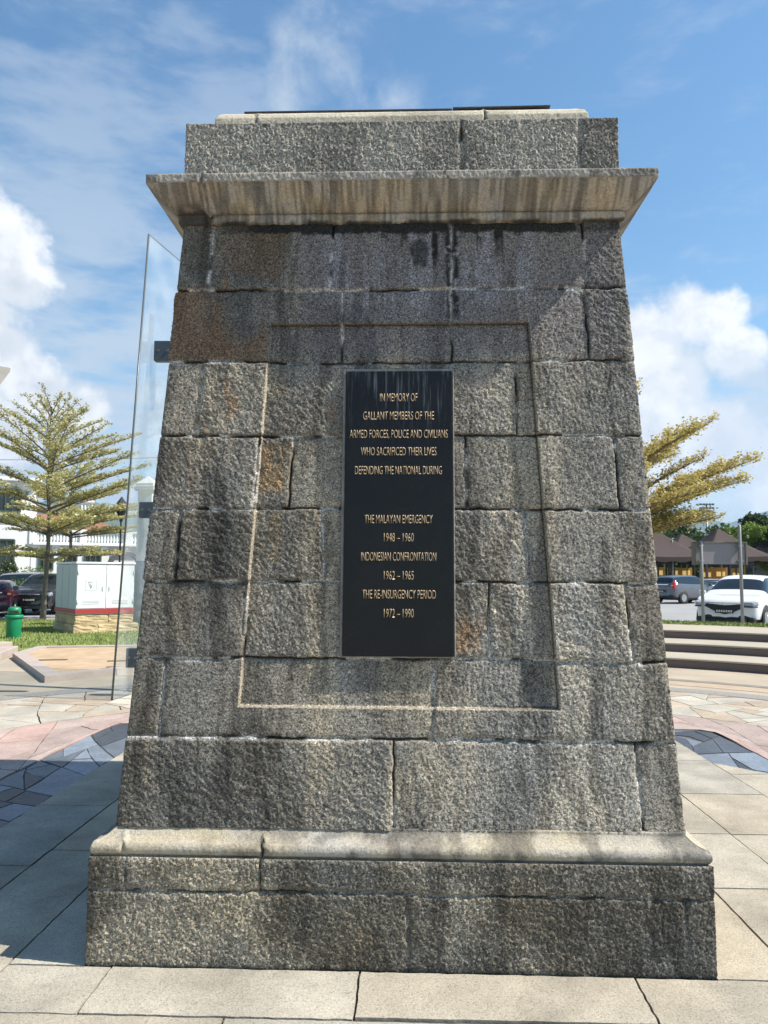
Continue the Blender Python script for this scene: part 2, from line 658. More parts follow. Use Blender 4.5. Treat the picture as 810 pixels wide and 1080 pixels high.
# front strips (kept to the photograph's joints)
rect(-1.6, -1.165, -0.335, -0.0); rect(-1.165, -0.15, -0.335, 0.0); rect(-0.15, 0.95, -0.32, 0.0); rect(0.95, 1.6, -0.32, 0.0)
for k, y in enumerate((-0.335, -0.78, -1.25, -1.75, -2.3, -2.85, -3.4)):
    xs = [-1.6, -0.62 + 0.3 * (k % 2), 0.42 - 0.35 * (k % 2), 1.6]
    for a, b in zip(xs, xs[1:]):
        rect(a, b, y - (0.5 if k < 6 else 0.5), y) if False else rect(a, b, [-0.78, -1.25, -1.75, -2.3, -2.85, -3.4, -3.9][k], y)
# strip beside the memorial and outer strips, left
for x0, x1, ys in ((-1.6, -1.28, [0.0, 1.28, 2.35, 3.3, 4.45]), (-2.03, -1.6, [-3.9, -2.6, -1.4, -0.34, 1.27, 2.42, 3.5, 4.45]), (IN_L, -2.03, [-3.9, -2.2, -0.9, 0.25, 1.03, 2.1, 3.2, 4.45]),
                   (1.28, 1.61, [0.0, 0.9, 1.87, 2.3, 3.2, 4.45]), (1.61, 2.06, [-3.9, -2.4, -1.1, 0.04, 0.89, 1.72, 2.5, 3.6, 4.45]), (2.06, IN_R, [-3.9, -2.1, -0.8, 0.3, 0.95, 1.72, 2.6, 3.62, 4.45])):
    for a, b in zip(ys, ys[1:]):
        rect(x0, x1, a, b)
for x0, x1 in ((-1.28, -0.3), (-0.3, 0.6), (0.6, 1.28)):
    rect(x0, x1, 3.03, 3.7); rect(x0, x1, 3.7, 4.45)
# the bulge towards the right edge
polys.append([(2.675, 3.18), (2.675, 3.55), (2.83, 3.38), (2.985, 3.2)]); tones.append((0.355, 0.317, 0.25))
polys.append([(2.675, 1.9), (2.675, 3.17), (2.985, 3.19), (2.985, 1.9)]); tones.append((0.355, 0.317, 0.25))
polys.append([(2.675, -1.2), (2.675, 1.89), (2.985, 1.89), (2.985, -1.2)]); tones.append((0.355, 0.317, 0.25))
# ragged slab edges: subdivide and jitter a little
polys = [[(x + (vnoise(x * 3, y * 3, 0.12, 3) - 0.5) * 0.006, y + (vnoise(x * 3, y * 3, 0.12, 4) - 0.5) * 0.006) for x, y in densify(p, 0.035)] for p in polys]
tag(link_mesh('granite_paving', slab_mesh(polys, tones, 0.0, 0.02, 1, 0.002), M_GRAN), kind='structure')

# ring geometry: slate strip between two rectangles, then pink out to a circle, then cream, then pebbles
OUT = (-3.13, 3.22, -4.55, 4.96)   # x0 x1 y0 y1


def rect_point(t, x0, x1, y0, y1):
    """walk round a rectangle by angle about its centre"""
    a = t * 2 * math.pi
    cx, cy = (x0 + x1) / 2, (y0 + y1) / 2
    hx, hy = (x1 - x0) / 2, (y1 - y0) / 2
    c, s = math.cos(a), math.sin(a)
    k = min(hx / abs(c) if abs(c) > 1e-9 else 1e9, hy / abs(s) if abs(s) > 1e-9 else 1e9)
    return cx + c * k, cy + s * k


def circ_point(t, r):
    a = t * 2 * math.pi
    return CX + r * math.cos(a), CY + r * math.sin(a)


def band(name, Lx, Ly, inner, outer, cell, gap, seed, colf, mat_, top, stretch=1.0):
    ps = []; ts = []
    rg = random.Random(seed + 5)
    for p in crazy(Lx, Ly, cell, gap, seed, stretch):
        q = []
        cx = sum(a[0] for a in p) / len(p); cy = sum(a[1] for a in p) / len(p)
        for (x, y) in densify(p, 0.12):
            t_ = x / Lx; k = y / Ly
            a, b = inner(t_), outer(t_)
            jx = (vnoise(x, y, 0.16, seed) - 0.5) * 0.03
            q.append((a[0] + (b[0] - a[0]) * k + jx, a[1] + (b[1] - a[1]) * k + jx * 0.6))
        ps.append(q)
        ts.append(colf(rg, cx, cy))
    return tag(link_mesh(name, slab_mesh(ps, ts, top, 0.02, seed, 0.0015), mat_), kind='structure')


def c_slate(rg, x, y):
    k = rg.choice([0.5, 0.7, 0.95, 1.15, 1.5, 1.8])
    return (0.105 * k, 0.122 * k, 0.145 * k)


def c_pink(rg, x, y):
    k = rg.uniform(0.85, 1.12)
    w = rg.uniform(0, 0.05)
    return (0.37 * k, (0.255 + w) * k, (0.215 + w) * k)


def c_cream(rg, x, y):
    k = rg.uniform(0.85, 1.1)
    if rg.random() < 0.3:
        return (0.37 * k, 0.30 * k, 0.22 * k)
    return (0.41 * k, 0.375 * k, 0.305 * k)


inr = (IN_L, IN_R, IN_F, IN_B)
band('slate_paving', 24.0, 0.62, lambda q: rect_point(q, *inr), lambda q: rect_point(q, *OUT), 0.21, 0.012, 21, c_slate, M_SLATE, -0.006, 1.9)
band('pink_paving', 30.0, 1.4, lambda q: rect_point(q, OUT[0] - 0.01, OUT[1] + 0.01, OUT[2], OUT[3] + 0.01), lambda q: circ_point(q, 5.2), 0.40, 0.013, 22, c_pink, M_FLAG, 0.0, 1.5)
band('cream_paving', 38.0, 1.83, lambda q: circ_point(q, 5.21), lambda q: circ_point(q, 7.05), 0.37, 0.013, 24, c_cream, M_FLAG, -0.001, 1.4)


def annulus(name, r0, r1, z, mat_, a0=0.0, a1=360.0, n=180, h=None, cx=CX, cy=CY):
    """flat or raised ring sector (h = height of its body)"""
    A = np.radians(np.linspace(a0, a1, n + 1))
    closed = abs(a1 - a0 - 360) < 1e-6
    bm = bmesh.new()
    rows = []
    for a in A:
        c, s = math.cos(a), math.sin(a)
        prof = [(r0, z), (r1, z)] if h is None else [(r0, z - h), (r0, z - 0.012), (r0 + 0.012, z), (r1 - 0.012, z), (r1, z - 0.012), (r1, z - h)]
        rows.append([bm.verts.new(tuple(L2W(cx + r * c, cy + r * s, zz))) for r, zz in prof])
    for i in range(n):
        for k in range(len(rows[0]) - 1):
            bm.faces.new((rows[i][k], rows[i][k + 1], rows[i + 1][k + 1], rows[i + 1][k]))
    if h is not None and not closed:
        bm.faces.new(rows[0]); bm.faces.new(rows[-1][::-1])
    bmesh.ops.recalc_face_normals(bm, faces=bm.faces)
    me = bpy.data.meshes.new(name); bm.to_mesh(me); bm.free()
    if h is None:
        if me.polygons[0].normal.z < 0:
            me.flip_normals()
    return link_mesh(name, me, mat_)


m_peb = mat('pebble_wash', (0.25, 0.23, 0.205), 0.85, var=0.55, vscale=38, bump=0.012, bscale=45)
tag(annulus('pebble_strip', 7.05, 7.42, 0.002, m_peb), kind='structure')
m_conc = mat('worn_concrete', (0.36, 0.30, 0.22), 0.85, var=0.16, vscale=1.3, bump=0.002, bscale=70)
tag(annulus('concrete_apron', 7.42, 10.6, -0.004, m_conc), kind='structure')
m_sand = mat('sandstone_kerb', (0.38, 0.29, 0.20), 0.85, var=0.18, vscale=3, bump=0.003, bscale=50)
tag(annulus('edging_strip', 7.72, 8.15, 0.0, m_sand, -40, 78), kind='structure')
m_drain = mat('drain_channel', (0.2, 0.18, 0.15), 0.9, var=0.3, vscale=5)
tag(annulus('drain_strip', 8.2, 8.42, 0.0, m_drain, -40, 78), kind='structure')
m_plz = mat('plaza_concrete', (0.34, 0.295, 0.225), 0.85, var=0.2, vscale=0.5, bump=0.003, bscale=40)
tag(annulus('plaza', 10.6, 19.0, -0.006, m_plz), kind='structure')

# lot surface: pale worn asphalt
m_lot = mat('car_park_asphalt', (0.27, 0.265, 0.255), 0.9, var=0.14, vscale=0.6, bump=0.004, bscale=50)
g = MB(); g.quad((-90, 24.5, -0.02), (3, 24.5, -0.02), (3, 130, -0.02), (-90, 130, -0.02))
tag(g.build('road', m_lot), kind='structure')
g = MB(); g.quad((3, 17.2, 0.08), (90, 17.2, 0.08), (90, 130, 0.08), (3, 130, 0.08))
g.quad((3, 17.2, 0.08), (3, 130, 0.08), (3, 130, -0.05), (3, 17.2, -0.05))
tag(g.build('car_park', m_lot), kind='structure')

# lawn on the left
m_lawn = mat('lawn_grass', (0.16, 0.20, 0.05), 0.95, var=0.35, vscale=2.0, bump=0.03, bscale=25)
lp = [(-60, 15.2), (-10.9, 15.2), (-6.8, 15.9), (-2.5, 17.6), (2.6, 19.0), (2.6, 24.4), (-5, 26.3), (-30, 26.3), (-60, 26.3)]
g = MB(); g.prism(lp, -0.05, 0.015)
tag(g.build('lawn', m_lawn), kind='structure')
# grass blades on it, one mesh
rg = np.random.default_rng(5)
n = 46000
x = rg.uniform(-17, -3.0, n); y = rg.uniform(15.3, 26.2, n)
ok = (y > 15.25 + np.clip((x + 10.9) / 8.4, 0, 1) * 2.4)
x, y = x[ok], y[ok]; n = len(x)
h = rg.uniform(0.03, 0.075, n); a = rg.uniform(0, 6.28, n); lean = rg.uniform(-0.03, 0.03, (n, 2)); w = 0.012
V = np.zeros((n, 3, 3)); V[:, 0] = np.c_[x - np.cos(a) * w, y - np.sin(a) * w, np.full(n, 0.012)]
V[:, 1] = np.c_[x + np.cos(a) * w, y + np.sin(a) * w, np.full(n, 0.012)]; V[:, 2] = np.c_[x + lean[:, 0], y + lean[:, 1], 0.015 + h]
m_blade = mat('grass_blades', (0.215, 0.26, 0.065), 0.7, var=0.35, vscale=1.2)
tag(link_mesh('grass', np_mesh('grass', V.reshape(-1, 3), None, False, np.arange(3 * n).reshape(-1, 3)), m_blade), kind='stuff')

# ==================================================================================================
#                                         THE MEMORIAL
# ==================================================================================================
WH, DP = 1.284, 3.03        # half width and depth of the plinth
M_STONE = stone_mat('weathered_granite', 215, 0.0036, 270, 0.34, 1.72, 0.92, specks=0.36, dks=0.72, pls=0.6)
M_DRESS = stone_mat('dressed_granite', 190, 0.0026, 200, 0.7, 1.3, 0.88, specks=0.2, dks=0.25, pls=0.12)

mem = thing('war_memorial', 'large battered grey granite block memorial with black inscribed plaque and overhanging cornice', 'memorial')
site_empty_matrix(mem)


def shell(name, rows, res, res_side, field, mat_, caps=(True, True)):
    """four-sided stone course: rows of (inset, z) run up; field(face, h, hw, z, arc) gives relief and colour"""
    rows = np.array(rows, float)
    nf = max(4, int(2 * WH / res)); ns = max(4, int(DP / res_side)); nb = max(4, int(2 * WH / res_side))
    ins = rows[:, 0]; zz = rows[:, 1]
    arc = np.concatenate([[0], np.cumsum(np.hypot(np.diff(ins), np.diff(zz)))])
    ti = np.gradient(ins, arc); tz = np.gradient(zz, arc)
    nr = np.hypot(ti, tz); no = tz / nr; nz = ti / nr      # outward and upward parts of the surface normal
    P = []; D = []; Cc = []
    for face, nn in ((0, nf), (1, ns), (2, nb), (3, ns)):
        tt = np.linspace(-1, 1, nn + 1)
        hw = (WH - ins) if face in (0, 2) else (DP / 2 - ins)
        h = hw[:, None] * tt[None, :]
        H, Z, A = h, np.broadcast_to(zz[:, None], h.shape), np.broadcast_to(arc[:, None], h.shape)
        d, c = field(face, H, np.broadcast_to(hw[:, None], h.shape), Z, A)
        ed = np.broadcast_to(hw[:, None], h.shape) - np.abs(H)
        chip = fbm(Z, np.sign(H) * 3 + face, 0.09, 41, 3)
        d = d - (0.003 + 0.010 * np.clip(chip - 0.45, 0, 1)) * np.exp(-ed / 0.010)
        o = np.array([(0, -1), (1, 0), (0, 1), (-1, 0)][face], float)
        dirx = np.array([(1, 0), (0, 1), (-1, 0), (0, -1)][face], float)
        cx = np.array([0.0, DP / 2])
        base = cx[None, None, :] + dirx[None, None, :] * H[..., None] + o[None, None, :] * hw_out(face, ins)[:, None, None]
        xy = base + o[None, None, :] * (d * no[:, None])[..., None]
        z3 = Z + d * nz[:, None] * -1
        P.append((xy, z3)); D.append(d); Cc.append(c)
    # shared corners: both neighbours move
    XY = []; ZZ = []; CO = []
    for k in range(4):
        xy, z3 = P[k]; prv = P[k - 1]
        o_prev = np.array([(0, -1), (1, 0), (0, 1), (-1, 0)][k - 1], float)
        dprev = D[k - 1][:, -1]
        xy = xy.copy(); z3 = z3.copy()
        xy[:, 0] = xy[:, 0] + o_prev[None, :] * (dprev * no)[:, None]
        z3[:, 0] = 0.5 * (z3[:, 0] + prv[1][:, -1])
        XY.append(xy[:, :-1]); ZZ.append(z3[:, :-1]); CO.append(Cc[k][:, :-1])
    X = np.concatenate(XY, 1); Z = np.concatenate(ZZ, 1); C = np.concatenate(CO, 1)
    r, c = Z.shape
    Vt = np.concatenate([X, Z[..., None]], 2).reshape(-1, 3)
    idx = np.arange(r * c).reshape(r, c); nx = np.roll(idx, -1, 1)
    q = np.stack([idx[:-1], nx[:-1], nx[1:], idx[1:]], -1).reshape(-1, 4)
    Cf = C.reshape(-1, 3)
    tris = []
    extra = []
    for flag, row, flip in ((caps[0], idx[0], True), (caps[1], idx[-1], False)):
        if flag:
            ci = len(Vt) + len(extra)
            extra.append(np.append([0.0, DP / 2], Vt[row[0], 2]))
            a, b = row, np.roll(row, -1)
            tr = np.stack([a, b, np.full(len(a), ci)], -1)
            tris.append(tr[:, ::-1] if flip else tr)
    if extra:
        Vt = np.concatenate([Vt, np.array(extra)]); Cf = np.concatenate([Cf, np.tile(np.array([[0.2, 0.19, 0.17]]), (len(extra), 1))])
    me = np_mesh(name, Vt, q, True, np.concatenate(tris) if tris else None, Cf)
    return link_mesh(name, me, mat_, mem)


def hw_out(face, ins):
    return (DP / 2 - ins) if face in (0, 2) else (WH - ins)


def lin_rows(i0, z0, i1, z1, res):
    n = max(2, int(math.hypot(i1 - i0, z1 - z0) / res))
    return [(i0 + (i1 - i0) * k / n, z0 + (z1 - z0) * k / n) for k in range(n + 1)]


def joint_field(U, H, hw, Z, zs, vj, seed, warp=0.006):
    """distance to the nearest joint, number of the course and of the block"""
    wz = (fbm(U, Z, 0.35, seed, 2) - 0.5) * warp * 2.4 + (fbm(U, Z, 0.05, seed + 1, 3) - 0.5) * warp * 1.9
    wx = (fbm(U, Z, 0.30, seed + 2, 2) - 0.5) * warp * 2.4 + (fbm(U, Z, 0.05, seed + 3, 3) - 0.5) * warp * 1.9
    z = Z + wz; x = H + wx
    zs = np.asarray(zs)
    ci = np.searchsorted(zs, z)
    dz = np.min(np.abs(z[..., None] - zs), -1) if len(zs) else np.full(z.shape, 9.0)
    dv = np.full(z.shape, 9.0); bi = np.zeros(z.shape, int)
    for c, js in vj.items():
        mk = ci == c
        for tq in js:
            xx = x - tq * hw
            dv = np.where(mk, np.minimum(dv, np.abs(xx)), dv)
            bi = np.where(mk & (xx > 0), bi + 1, bi)
    return dz, dv, ci, bi


def joint_relief(U, Z, dz, dv, seed, deep=0.024, w0=0.0048, bias=0.0):
    """groove depth and how much pale mortar lies in it"""
    d = np.minimum(dz, dv)
    op = sst(0.51, 0.60, fbm(U + dv * 0, Z * 0.6 + 5, 0.16, seed + 7, 3) + bias - 0.05 * (dv < dz))
    w = w0 * (0.45 + 1.2 * fbm(U, Z, 0.06, seed + 8, 3))
    core = np.exp(-(d / (w * (1.5 - 0.7 * op))) ** 2)
    rel = -(0.0055 + (deep - 0.0055) * op) * core - 0.003 * np.exp(-(d / 0.009) ** 1.3) - 0.016 * np.clip(fbm(U, Z, 0.055, seed + 25, 3) - 0.55, 0, 1) * 3 * np.exp(-(d / 0.014) ** 2)
    # pale mortar with a dark crack along one side; open joints are dirt black
    crack = np.exp(-((d - w * 0.9) / 0.0022) ** 2) * sst(0.42, 0.6, fbm(U, Z, 0.12, seed + 15, 2)) * (1 - op)
    return rel, core * (1 - op) * sst(0.25, 0.5, fbm(U, Z, 0.05, seed + 16, 2)), np.maximum(core * op, crack * 0.7)


def rough_face(U, Z, seed, amp=1.0):
    a = vnoise(U + Z * 0.35, Z * 0.8 - U * 0.25, 0.0112, seed + 3)
    r = (fbm(U, Z, 0.06, seed, 2) - 0.5) * 0.004 + (a - 0.5) * 0.0034 + (vnoise(U + Z * 0.2, Z, 0.0072, seed + 5) - 0.5) * 0.0052
    pits = np.clip(vnoise(U, Z, 0.022, seed + 9) - 0.80, 0, 1) * -0.02
    return (r + pits) * amp


def block_tone(ci, bi, seed, spread=0.14):
    h = np.sin((ci * 12.9898 + bi * 78.233 + seed * 37.7)) * 43758.5453
    h = h - np.floor(h)
    return 1 + (h - 0.5) * 2 * spread


def mixc(c, m_, col):
    m_ = np.clip(m_, 0, 1)[..., None]
    return c * (1 - m_) + np.array(col) * m_


BASE = np.array([0.262, 0.239, 0.199])
# ---- courses and joints of the shaft (t = fraction of the half width)
SZ = [0.90, 1.235, 1.57, 1.897, 2.236, 2.585, 2.936]
SJ = {0: [-0.013, 0.855], 1: [-0.883, 0.132], 2: [-0.589, 0.348, 0.868], 3: [-0.874, -0.301, 0.505],
      4: [-0.583, -0.444, 0.279, 0.882], 5: [-0.848, 0.496], 6: [-0.248, 0.225, 0.809], 7: [-0.858, -0.308, 0.236, 0.831]}
rj = random.Random(3)
SIDEJ = {f: {c: sorted([-0.8 + 0.1 * (c % 2) + rj.uniform(-.06, .06), -0.25 + rj.uniform(-.12, .12) + 0.12 * (c % 2), 0.3 + rj.uniform(-.12, .12), 0.8 - 0.08 * (c % 2)]) for c in range(8)} for f in (1, 2, 3)}


def recess_sd(H, Z):
    """signed distance into the sunk panel (positive inside)"""
    hwp = 0.6 + (2.772 - Z) * (0.695 - 0.6) / (2.772 - 1.028)
    return np.minimum(np.minimum(hwp - np.abs(H), 2.772 - Z), Z - 1.028)


def shaft_field(face, H, hw, Z, A):
    U = H + face * 9.1
    sd = 60 + face * 100
    vj = SJ if face == 0 else SIDEJ[face]
    dz, dv, ci, bi = joint_field(U, H, hw, Z, SZ, vj, sd)
    rel, mort, deepj = joint_relief(U, Z, dz, dv, sd)
    t_ = H / hw
    inside = recess_sd(H, Z) if face in (0, 2) else np.full(H.shape, -9.0)
    if face in (1, 3):
        hwp = 0.83 + (2.772 - Z) * 0.055
        inside = np.minimum(np.minimum(hwp - np.abs(H), 2.772 - Z), Z - 1.028)
    margin = np.exp(-(np.abs(inside - 0.001) / 0.009) ** 2)
    amp = 1.0 - 0.75 * margin
    amp = amp * np.where(ci >= 7, 0.75, 1.0)
    hb = block_tone(ci, bi, 23 + face, 1.0) - 1
    amp = amp * (0.85 + 0.38 * hb) * (0.75 + 0.5 * fbm(U, Z, 0.16, sd + 51, 3))
    ph = hb * 1.4
    uu = U * np.cos(ph) + Z * np.sin(ph); vv = -U * np.sin(ph) + Z * np.cos(ph)
    strokes = (vnoise(uu, vv * 0.35, 0.010, sd + 53) - 0.5) * 0.0042
    d = (rough_face(U, Z, sd, 0.66) + strokes * 0.8) * amp + rel
    d = d + hb * 0.007
    d = d - 0.027 * sst(-0.001, 0.0026, inside)
    # gentle bulge of each block
    d = d + (fbm(U, Z, 0.28, sd + 21, 2) - 0.5) * 0.008
    # colour
    c = np.ones(H.shape + (3,)) * BASE * block_tone(ci, bi, 3 + face, 0.22)[..., None]
    warm = fbm(U, Z, 0.5, sd + 31, 3)
    c = c * (1 + (warm[..., None] - 0.5) * np.array([0.26, 0.12, -0.12]))
    lich = sst(0.46, 0.66, fbm(U * 1.6, Z * 0.75, 0.42, sd + 33, 5, 0.62))
    c = c * (1 - 0.36 * lich[..., None])
    strk = sst(0.5, 0.72, fbm(U, Z * 0.16, 0.10, sd + 35, 4))
    c = c * (1 - 0.26 * strk[..., None] * sst(1.2, 3.2, Z)[..., None])
    # run-down streaks: dark, brown and washed
    s1 = fbm(U + 0.012 * np.sin(Z * 9), Z * 0.13, 0.075, sd + 61, 4, 0.6)
    s2 = fbm(U, Z * 0.2, 0.16, sd + 63, 4, 0.6)
    c = c * (1 - 0.42 * sst(0.50, 0.68, s1)[..., None])
    c = c * (1 + 0.30 * sst(0.52, 0.70, s2)[..., None] * np.array([1.15, 0.95, 0.6]))
    if face == 0:
        # black crust on the left blocks and low down; paler on the right
        n1 = fbm(U, Z, 0.22, 171, 4)
        lf = sst(0.05, -0.85, t_) * (0.55 + 0.9 * (n1 - 0.3))
        lf = lf * (1 - boxm(t_, Z, -1.2, -0.2, 2.25, 2.56, 0.03) * 0.85)
        lf = lf * (1 - boxm(t_, Z, -0.60, -0.32, 1.6, 2.25, 0.02) * 0.7)
        c = c * (1 - 0.36 * np.clip(lf, 0, 1)[..., None])
        c = c * (1 + 0.16 * (sst(0.15, 0.6, t_) * sst(3.0, 2.2, Z))[..., None])
        # brown staining
        n2 = fbm(U * 1.0, Z * 0.8, 0.26, 181, 4)
        br = boxm(t_, Z, -1.1, -0.575, 2.6, 2.94, 0.012) * sst(0.28, 0.55, n2) + boxm(t_, Z, -1.1, -0.5, 2.94, 3.25, 0.05) * sst(0.42, 0.62, n2) * 0.55
        c = mixc(c, br * 0.75, (0.205, 0.125, 0.070))
        n3 = fbm(U, Z * 0.35, 0.05, 183, 5, 0.65)
        c = mixc(c, boxm(t_, Z, -0.575, -0.45, 1.98, 2.20, 0.03) * sst(0.25, 0.75, n3) * 0.85, (0.36, 0.23, 0.11))
        c = mixc(c, boxm(t_, Z, -0.575, -0.47, 1.66, 1.88, 0.025) * sst(0.3, 0.8, n3) * 0.6, (0.36, 0.26, 0.14))
        c = mixc(c, boxm(t_, Z, 0.215, 0.335, 1.26, 1.43, 0.02) * sst(0.3, 0.8, n3) * 0.75, (0.30, 0.185, 0.095))
        for (tx, z0, z1, w_) in ((-0.725, 2.40, 2.52, 0.02), (-0.93, 2.27, 2.38, 0.014), (-0.285, 2.30, 2.40, 0.012), (-0.78, 2.95, 3.02, 0.016), (-0.50, 2.43, 2.47, 0.01), (-0.70, 2.3, 2.42, 0.03), (-0.85, 1.98, 2.1, 0.03)):
            c = mixc(c, boxm(t_ + 0.012 * (n3 - 0.5), Z, tx - w_ * 0.6, tx + w_ * 0.6, z0, z1, 0.02) * sst(0.3, 0.7, n3) * 0.7, (0.26, 0.13, 0.05))
        # leached pale runs and purple grey film on the top course
        n4 = fbm(U, Z * 0.10, 0.055, 191, 4)
        top = boxm(t_, Z, -0.45, 0.95, 2.62, 3.26, 0.06)
        c = mixc(c, top * 0.6, (0.150, 0.135, 0.140))
        pr = boxm(t_, Z, -0.34, 0.60, 2.84, 3.24, 0.06) * sst(0.50, 0.66, n4)
        c = mixc(c, pr * 0.6, (0.31, 0.295, 0.30))
        # black growth hanging from the cornice
        rag = 3.236 - 0.03 * fbm(U, Z * 0, 0.10, 201, 4) - 0.012 * fbm(U, Z, 0.02, 203, 2)
        blk = sst(-0.006, 0.008, Z - rag) * sst(-0.95, -0.6, t_) * np.where(t_ > 0.8, 0.6, 1.0)
        for (tx, zlo, w_) in ((0.235, 2.78, 0.030), (0.02, 3.13, 0.022), (0.10, 3.17, 0.02), (0.36, 3.12, 0.016), (0.45, 3.10, 0.024), (-0.07, 3.17, 0.018), (0.16, 3.0, 0.012)):
            ww = w_ * (0.45 + 0.9 * fbm(Z, U * 0 + tx * 9, 0.10, 205, 3))
            blk = np.maximum(blk, sst(1.25, 0.7, np.abs(t_ - tx) / ww) * sst(zlo - 0.05, zlo + 0.10, Z + 0.06 * (vnoise(U, Z, 0.02, 207) - 0.5)) * sst(0.22, 0.42, fbm(U, Z, 0.04, 209, 3)))
        rr = np.hypot((t_ - 0.092) * hw, (Z - 3.105) * 0.75)
        blk = np.maximum(blk, sst(0.062, 0.035, rr + 0.05 * (fbm(U, Z, 0.045, 211, 3) - 0.5)) * 0.8)
        c = mixc(c, blk * 0.94, (0.016, 0.016, 0.014))
        # tan drafted margins of the sunk panel
        tanm = np.exp(-((inside - 0.001) / 0.0036) ** 2) * np.where(ci <= 5, 1.0, 0.25)
        c = mixc(c, tanm * 0.85, (0.50, 0.42, 0.31))
        # painted shade line under the top edge and along the right reveal
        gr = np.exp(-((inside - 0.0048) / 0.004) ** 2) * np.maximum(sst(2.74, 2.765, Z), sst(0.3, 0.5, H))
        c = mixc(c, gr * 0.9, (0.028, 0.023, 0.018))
    c = mixc(c, mort * 0.95, (0.58, 0.55, 0.50))
    c = mixc(c, deepj * 0.9, (0.03, 0.028, 0.026))
    return d, np.clip(c, 0.01, 0.9)


RES = 0.0036
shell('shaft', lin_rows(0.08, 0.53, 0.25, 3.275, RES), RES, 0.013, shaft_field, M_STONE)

# ---- plinth: two courses
PLJ = {0: [0.044 / 1.284, 1.163 / 1.284], 1: [-1.128 / 1.284, -0.564 / 1.284]}


def plinth_field(face, H, hw, Z, A):
    U = H + face * 9.1 + 40
    sd = 500 + face * 50
    vj = PLJ if face == 0 else {0: [-0.75, -0.1, 0.55, 0.9], 1: [-0.9, -0.4, 0.25, 0.85]}
    dz, dv, ci, bi = joint_field(U, H, hw, Z, [0.302], vj, sd)
    rel, mort, deepj = joint_relief(U, Z, dz, dv, sd, 0.014, 0.0035)
    d = rough_face(U, Z, sd, 0.95) + rel + (fbm(U, Z, 0.3, sd + 21, 2) - 0.5) * 0.005
    # weathered foot and upper arris
    d = d - 0.004 * np.exp(-Z / 0.012) - 0.004 * np.exp(-(0.432 - Z) / 0.006)
    c = np.ones(H.shape + (3,)) * np.array([0.335, 0.30, 0.24]) * block_tone(ci, bi, 9 + face, 0.10)[..., None]
    c = np.where((ci == 1)[..., None], c * 1.12, c)
    n1 = fbm(U, Z * 0.8, 0.45, sd + 31, 4) + (0.10 * sst(-1.0, 0.0, H) - 0.07 if face == 0 else 0)
    n2 = fbm(U * 1.3, Z, 0.16, sd + 33, 4)
    dark = sst(0.40, 0.62, n1 * 0.75 + n2 * 0.25)
    c = c * (1 - 0.55 * dark[..., None])
    c = c * (1 - 0.35 * sst(0.5, 0.68, fbm(U, Z * 0.2, 0.08, sd + 44, 4))[..., None])
    c = c * (1 + (fbm(U, Z, 0.35, sd + 36, 3)[..., None] - 0.5) * np.array([0.4, 0.2, -0.2]))
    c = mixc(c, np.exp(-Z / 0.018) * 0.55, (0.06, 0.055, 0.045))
    c = mixc(c, mort * 0.5, (0.42, 0.40, 0.36))
    c = mixc(c, deepj * 0.8, (0.03, 0.028, 0.026))
    return d, np.clip(c, 0.01, 0.9)


shell('plinth', lin_rows(0.0, -0.012, 0.0, 0.432, RES), RES, 0.014, plinth_field, M_STONE)

# ---- base moulding: half round, hollow and fillet
prof = [(0.030, 0.4315), (0.014, 0.4335)]
for a in np.linspace(-80, 62, 16):
    prof.append((0.030 - 0.028 * math.cos(R(a)), 0.463 + 0.028 * math.sin(R(a))))
for k in np.linspace(0.06, 1, 12):
    prof.append((0.0169 + 0.062 * k ** 0.85, 0.4877 + 0.036 * (k ** 1.7)))
prof += [(0.0800, 0.530), (0.0805, 0.5365), (0.086, 0.5395), (0.10, 0.540)]


def mould_field(face, H, hw, Z, A):
    U = H + face * 9.1 + 80
    sd = 700 + face * 50
    js = [-0.9, -0.445] if face == 0 else [-0.85, -0.3, 0.3, 0.85]
    slant = (A - 0.05) * 0.18
    dv = np.full(H.shape, 9.0)
    for q in js:
        sl = slant if q < -0.8 else 0.0
        dv = np.minimum(dv, np.abs(H + sl - q * 1.26 + (vnoise(U, A * 3, 0.04, sd) - 0.5) * 0.014))
    rel, mort, deepj = joint_relief(U, A, np.full(H.shape, 9.0), dv, sd, 0.016, 0.0055, 0.14)
    d = rough_face(U, A, sd, 0.30) + rel
    c = np.ones(H.shape + (3,)) * np.array([0.405, 0.365, 0.29])
    n1 = fbm(U, A * 1.5, 0.32, sd + 31, 4)
    n2 = fbm(U, A, 0.06, sd + 33, 4)
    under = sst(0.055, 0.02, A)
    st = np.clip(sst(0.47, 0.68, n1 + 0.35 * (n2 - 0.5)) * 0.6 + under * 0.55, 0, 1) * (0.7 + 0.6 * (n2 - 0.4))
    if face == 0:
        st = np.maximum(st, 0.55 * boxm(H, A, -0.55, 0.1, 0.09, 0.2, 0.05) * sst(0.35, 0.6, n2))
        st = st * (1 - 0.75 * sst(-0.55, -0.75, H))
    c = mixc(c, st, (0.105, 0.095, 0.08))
    c = c * (1 - 0.45 * sst(0.45, 0.66, fbm(U, A * 0.5, 0.11, sd + 51, 5, 0.65))[..., None] * (sst(-1.05, -0.5, H) if face == 0 else np.ones(H.shape))[..., None])
    c = c * (1 + (fbm(U, A, 0.25, sd + 36, 3)[..., None] - 0.5) * np.array([0.25, 0.12, -0.22]))
    c = mixc(c, mort * 0.35, (0.40, 0.385, 0.36))
    c = mixc(c, deepj * 0.85, (0.03, 0.028, 0.026))
    return d, np.clip(c, 0.01, 0.9)


def refine(prof, res):
    o = [prof[0]]
    for p, q in zip(prof, prof[1:]):
        n = max(1, round(math.hypot(q[0] - p[0], q[1] - p[1]) / res))
        for k in range(1, n + 1):
            o.append((p[0] + (q[0] - p[0]) * k / n, p[1] + (q[1] - p[1]) * k / n))
    return o


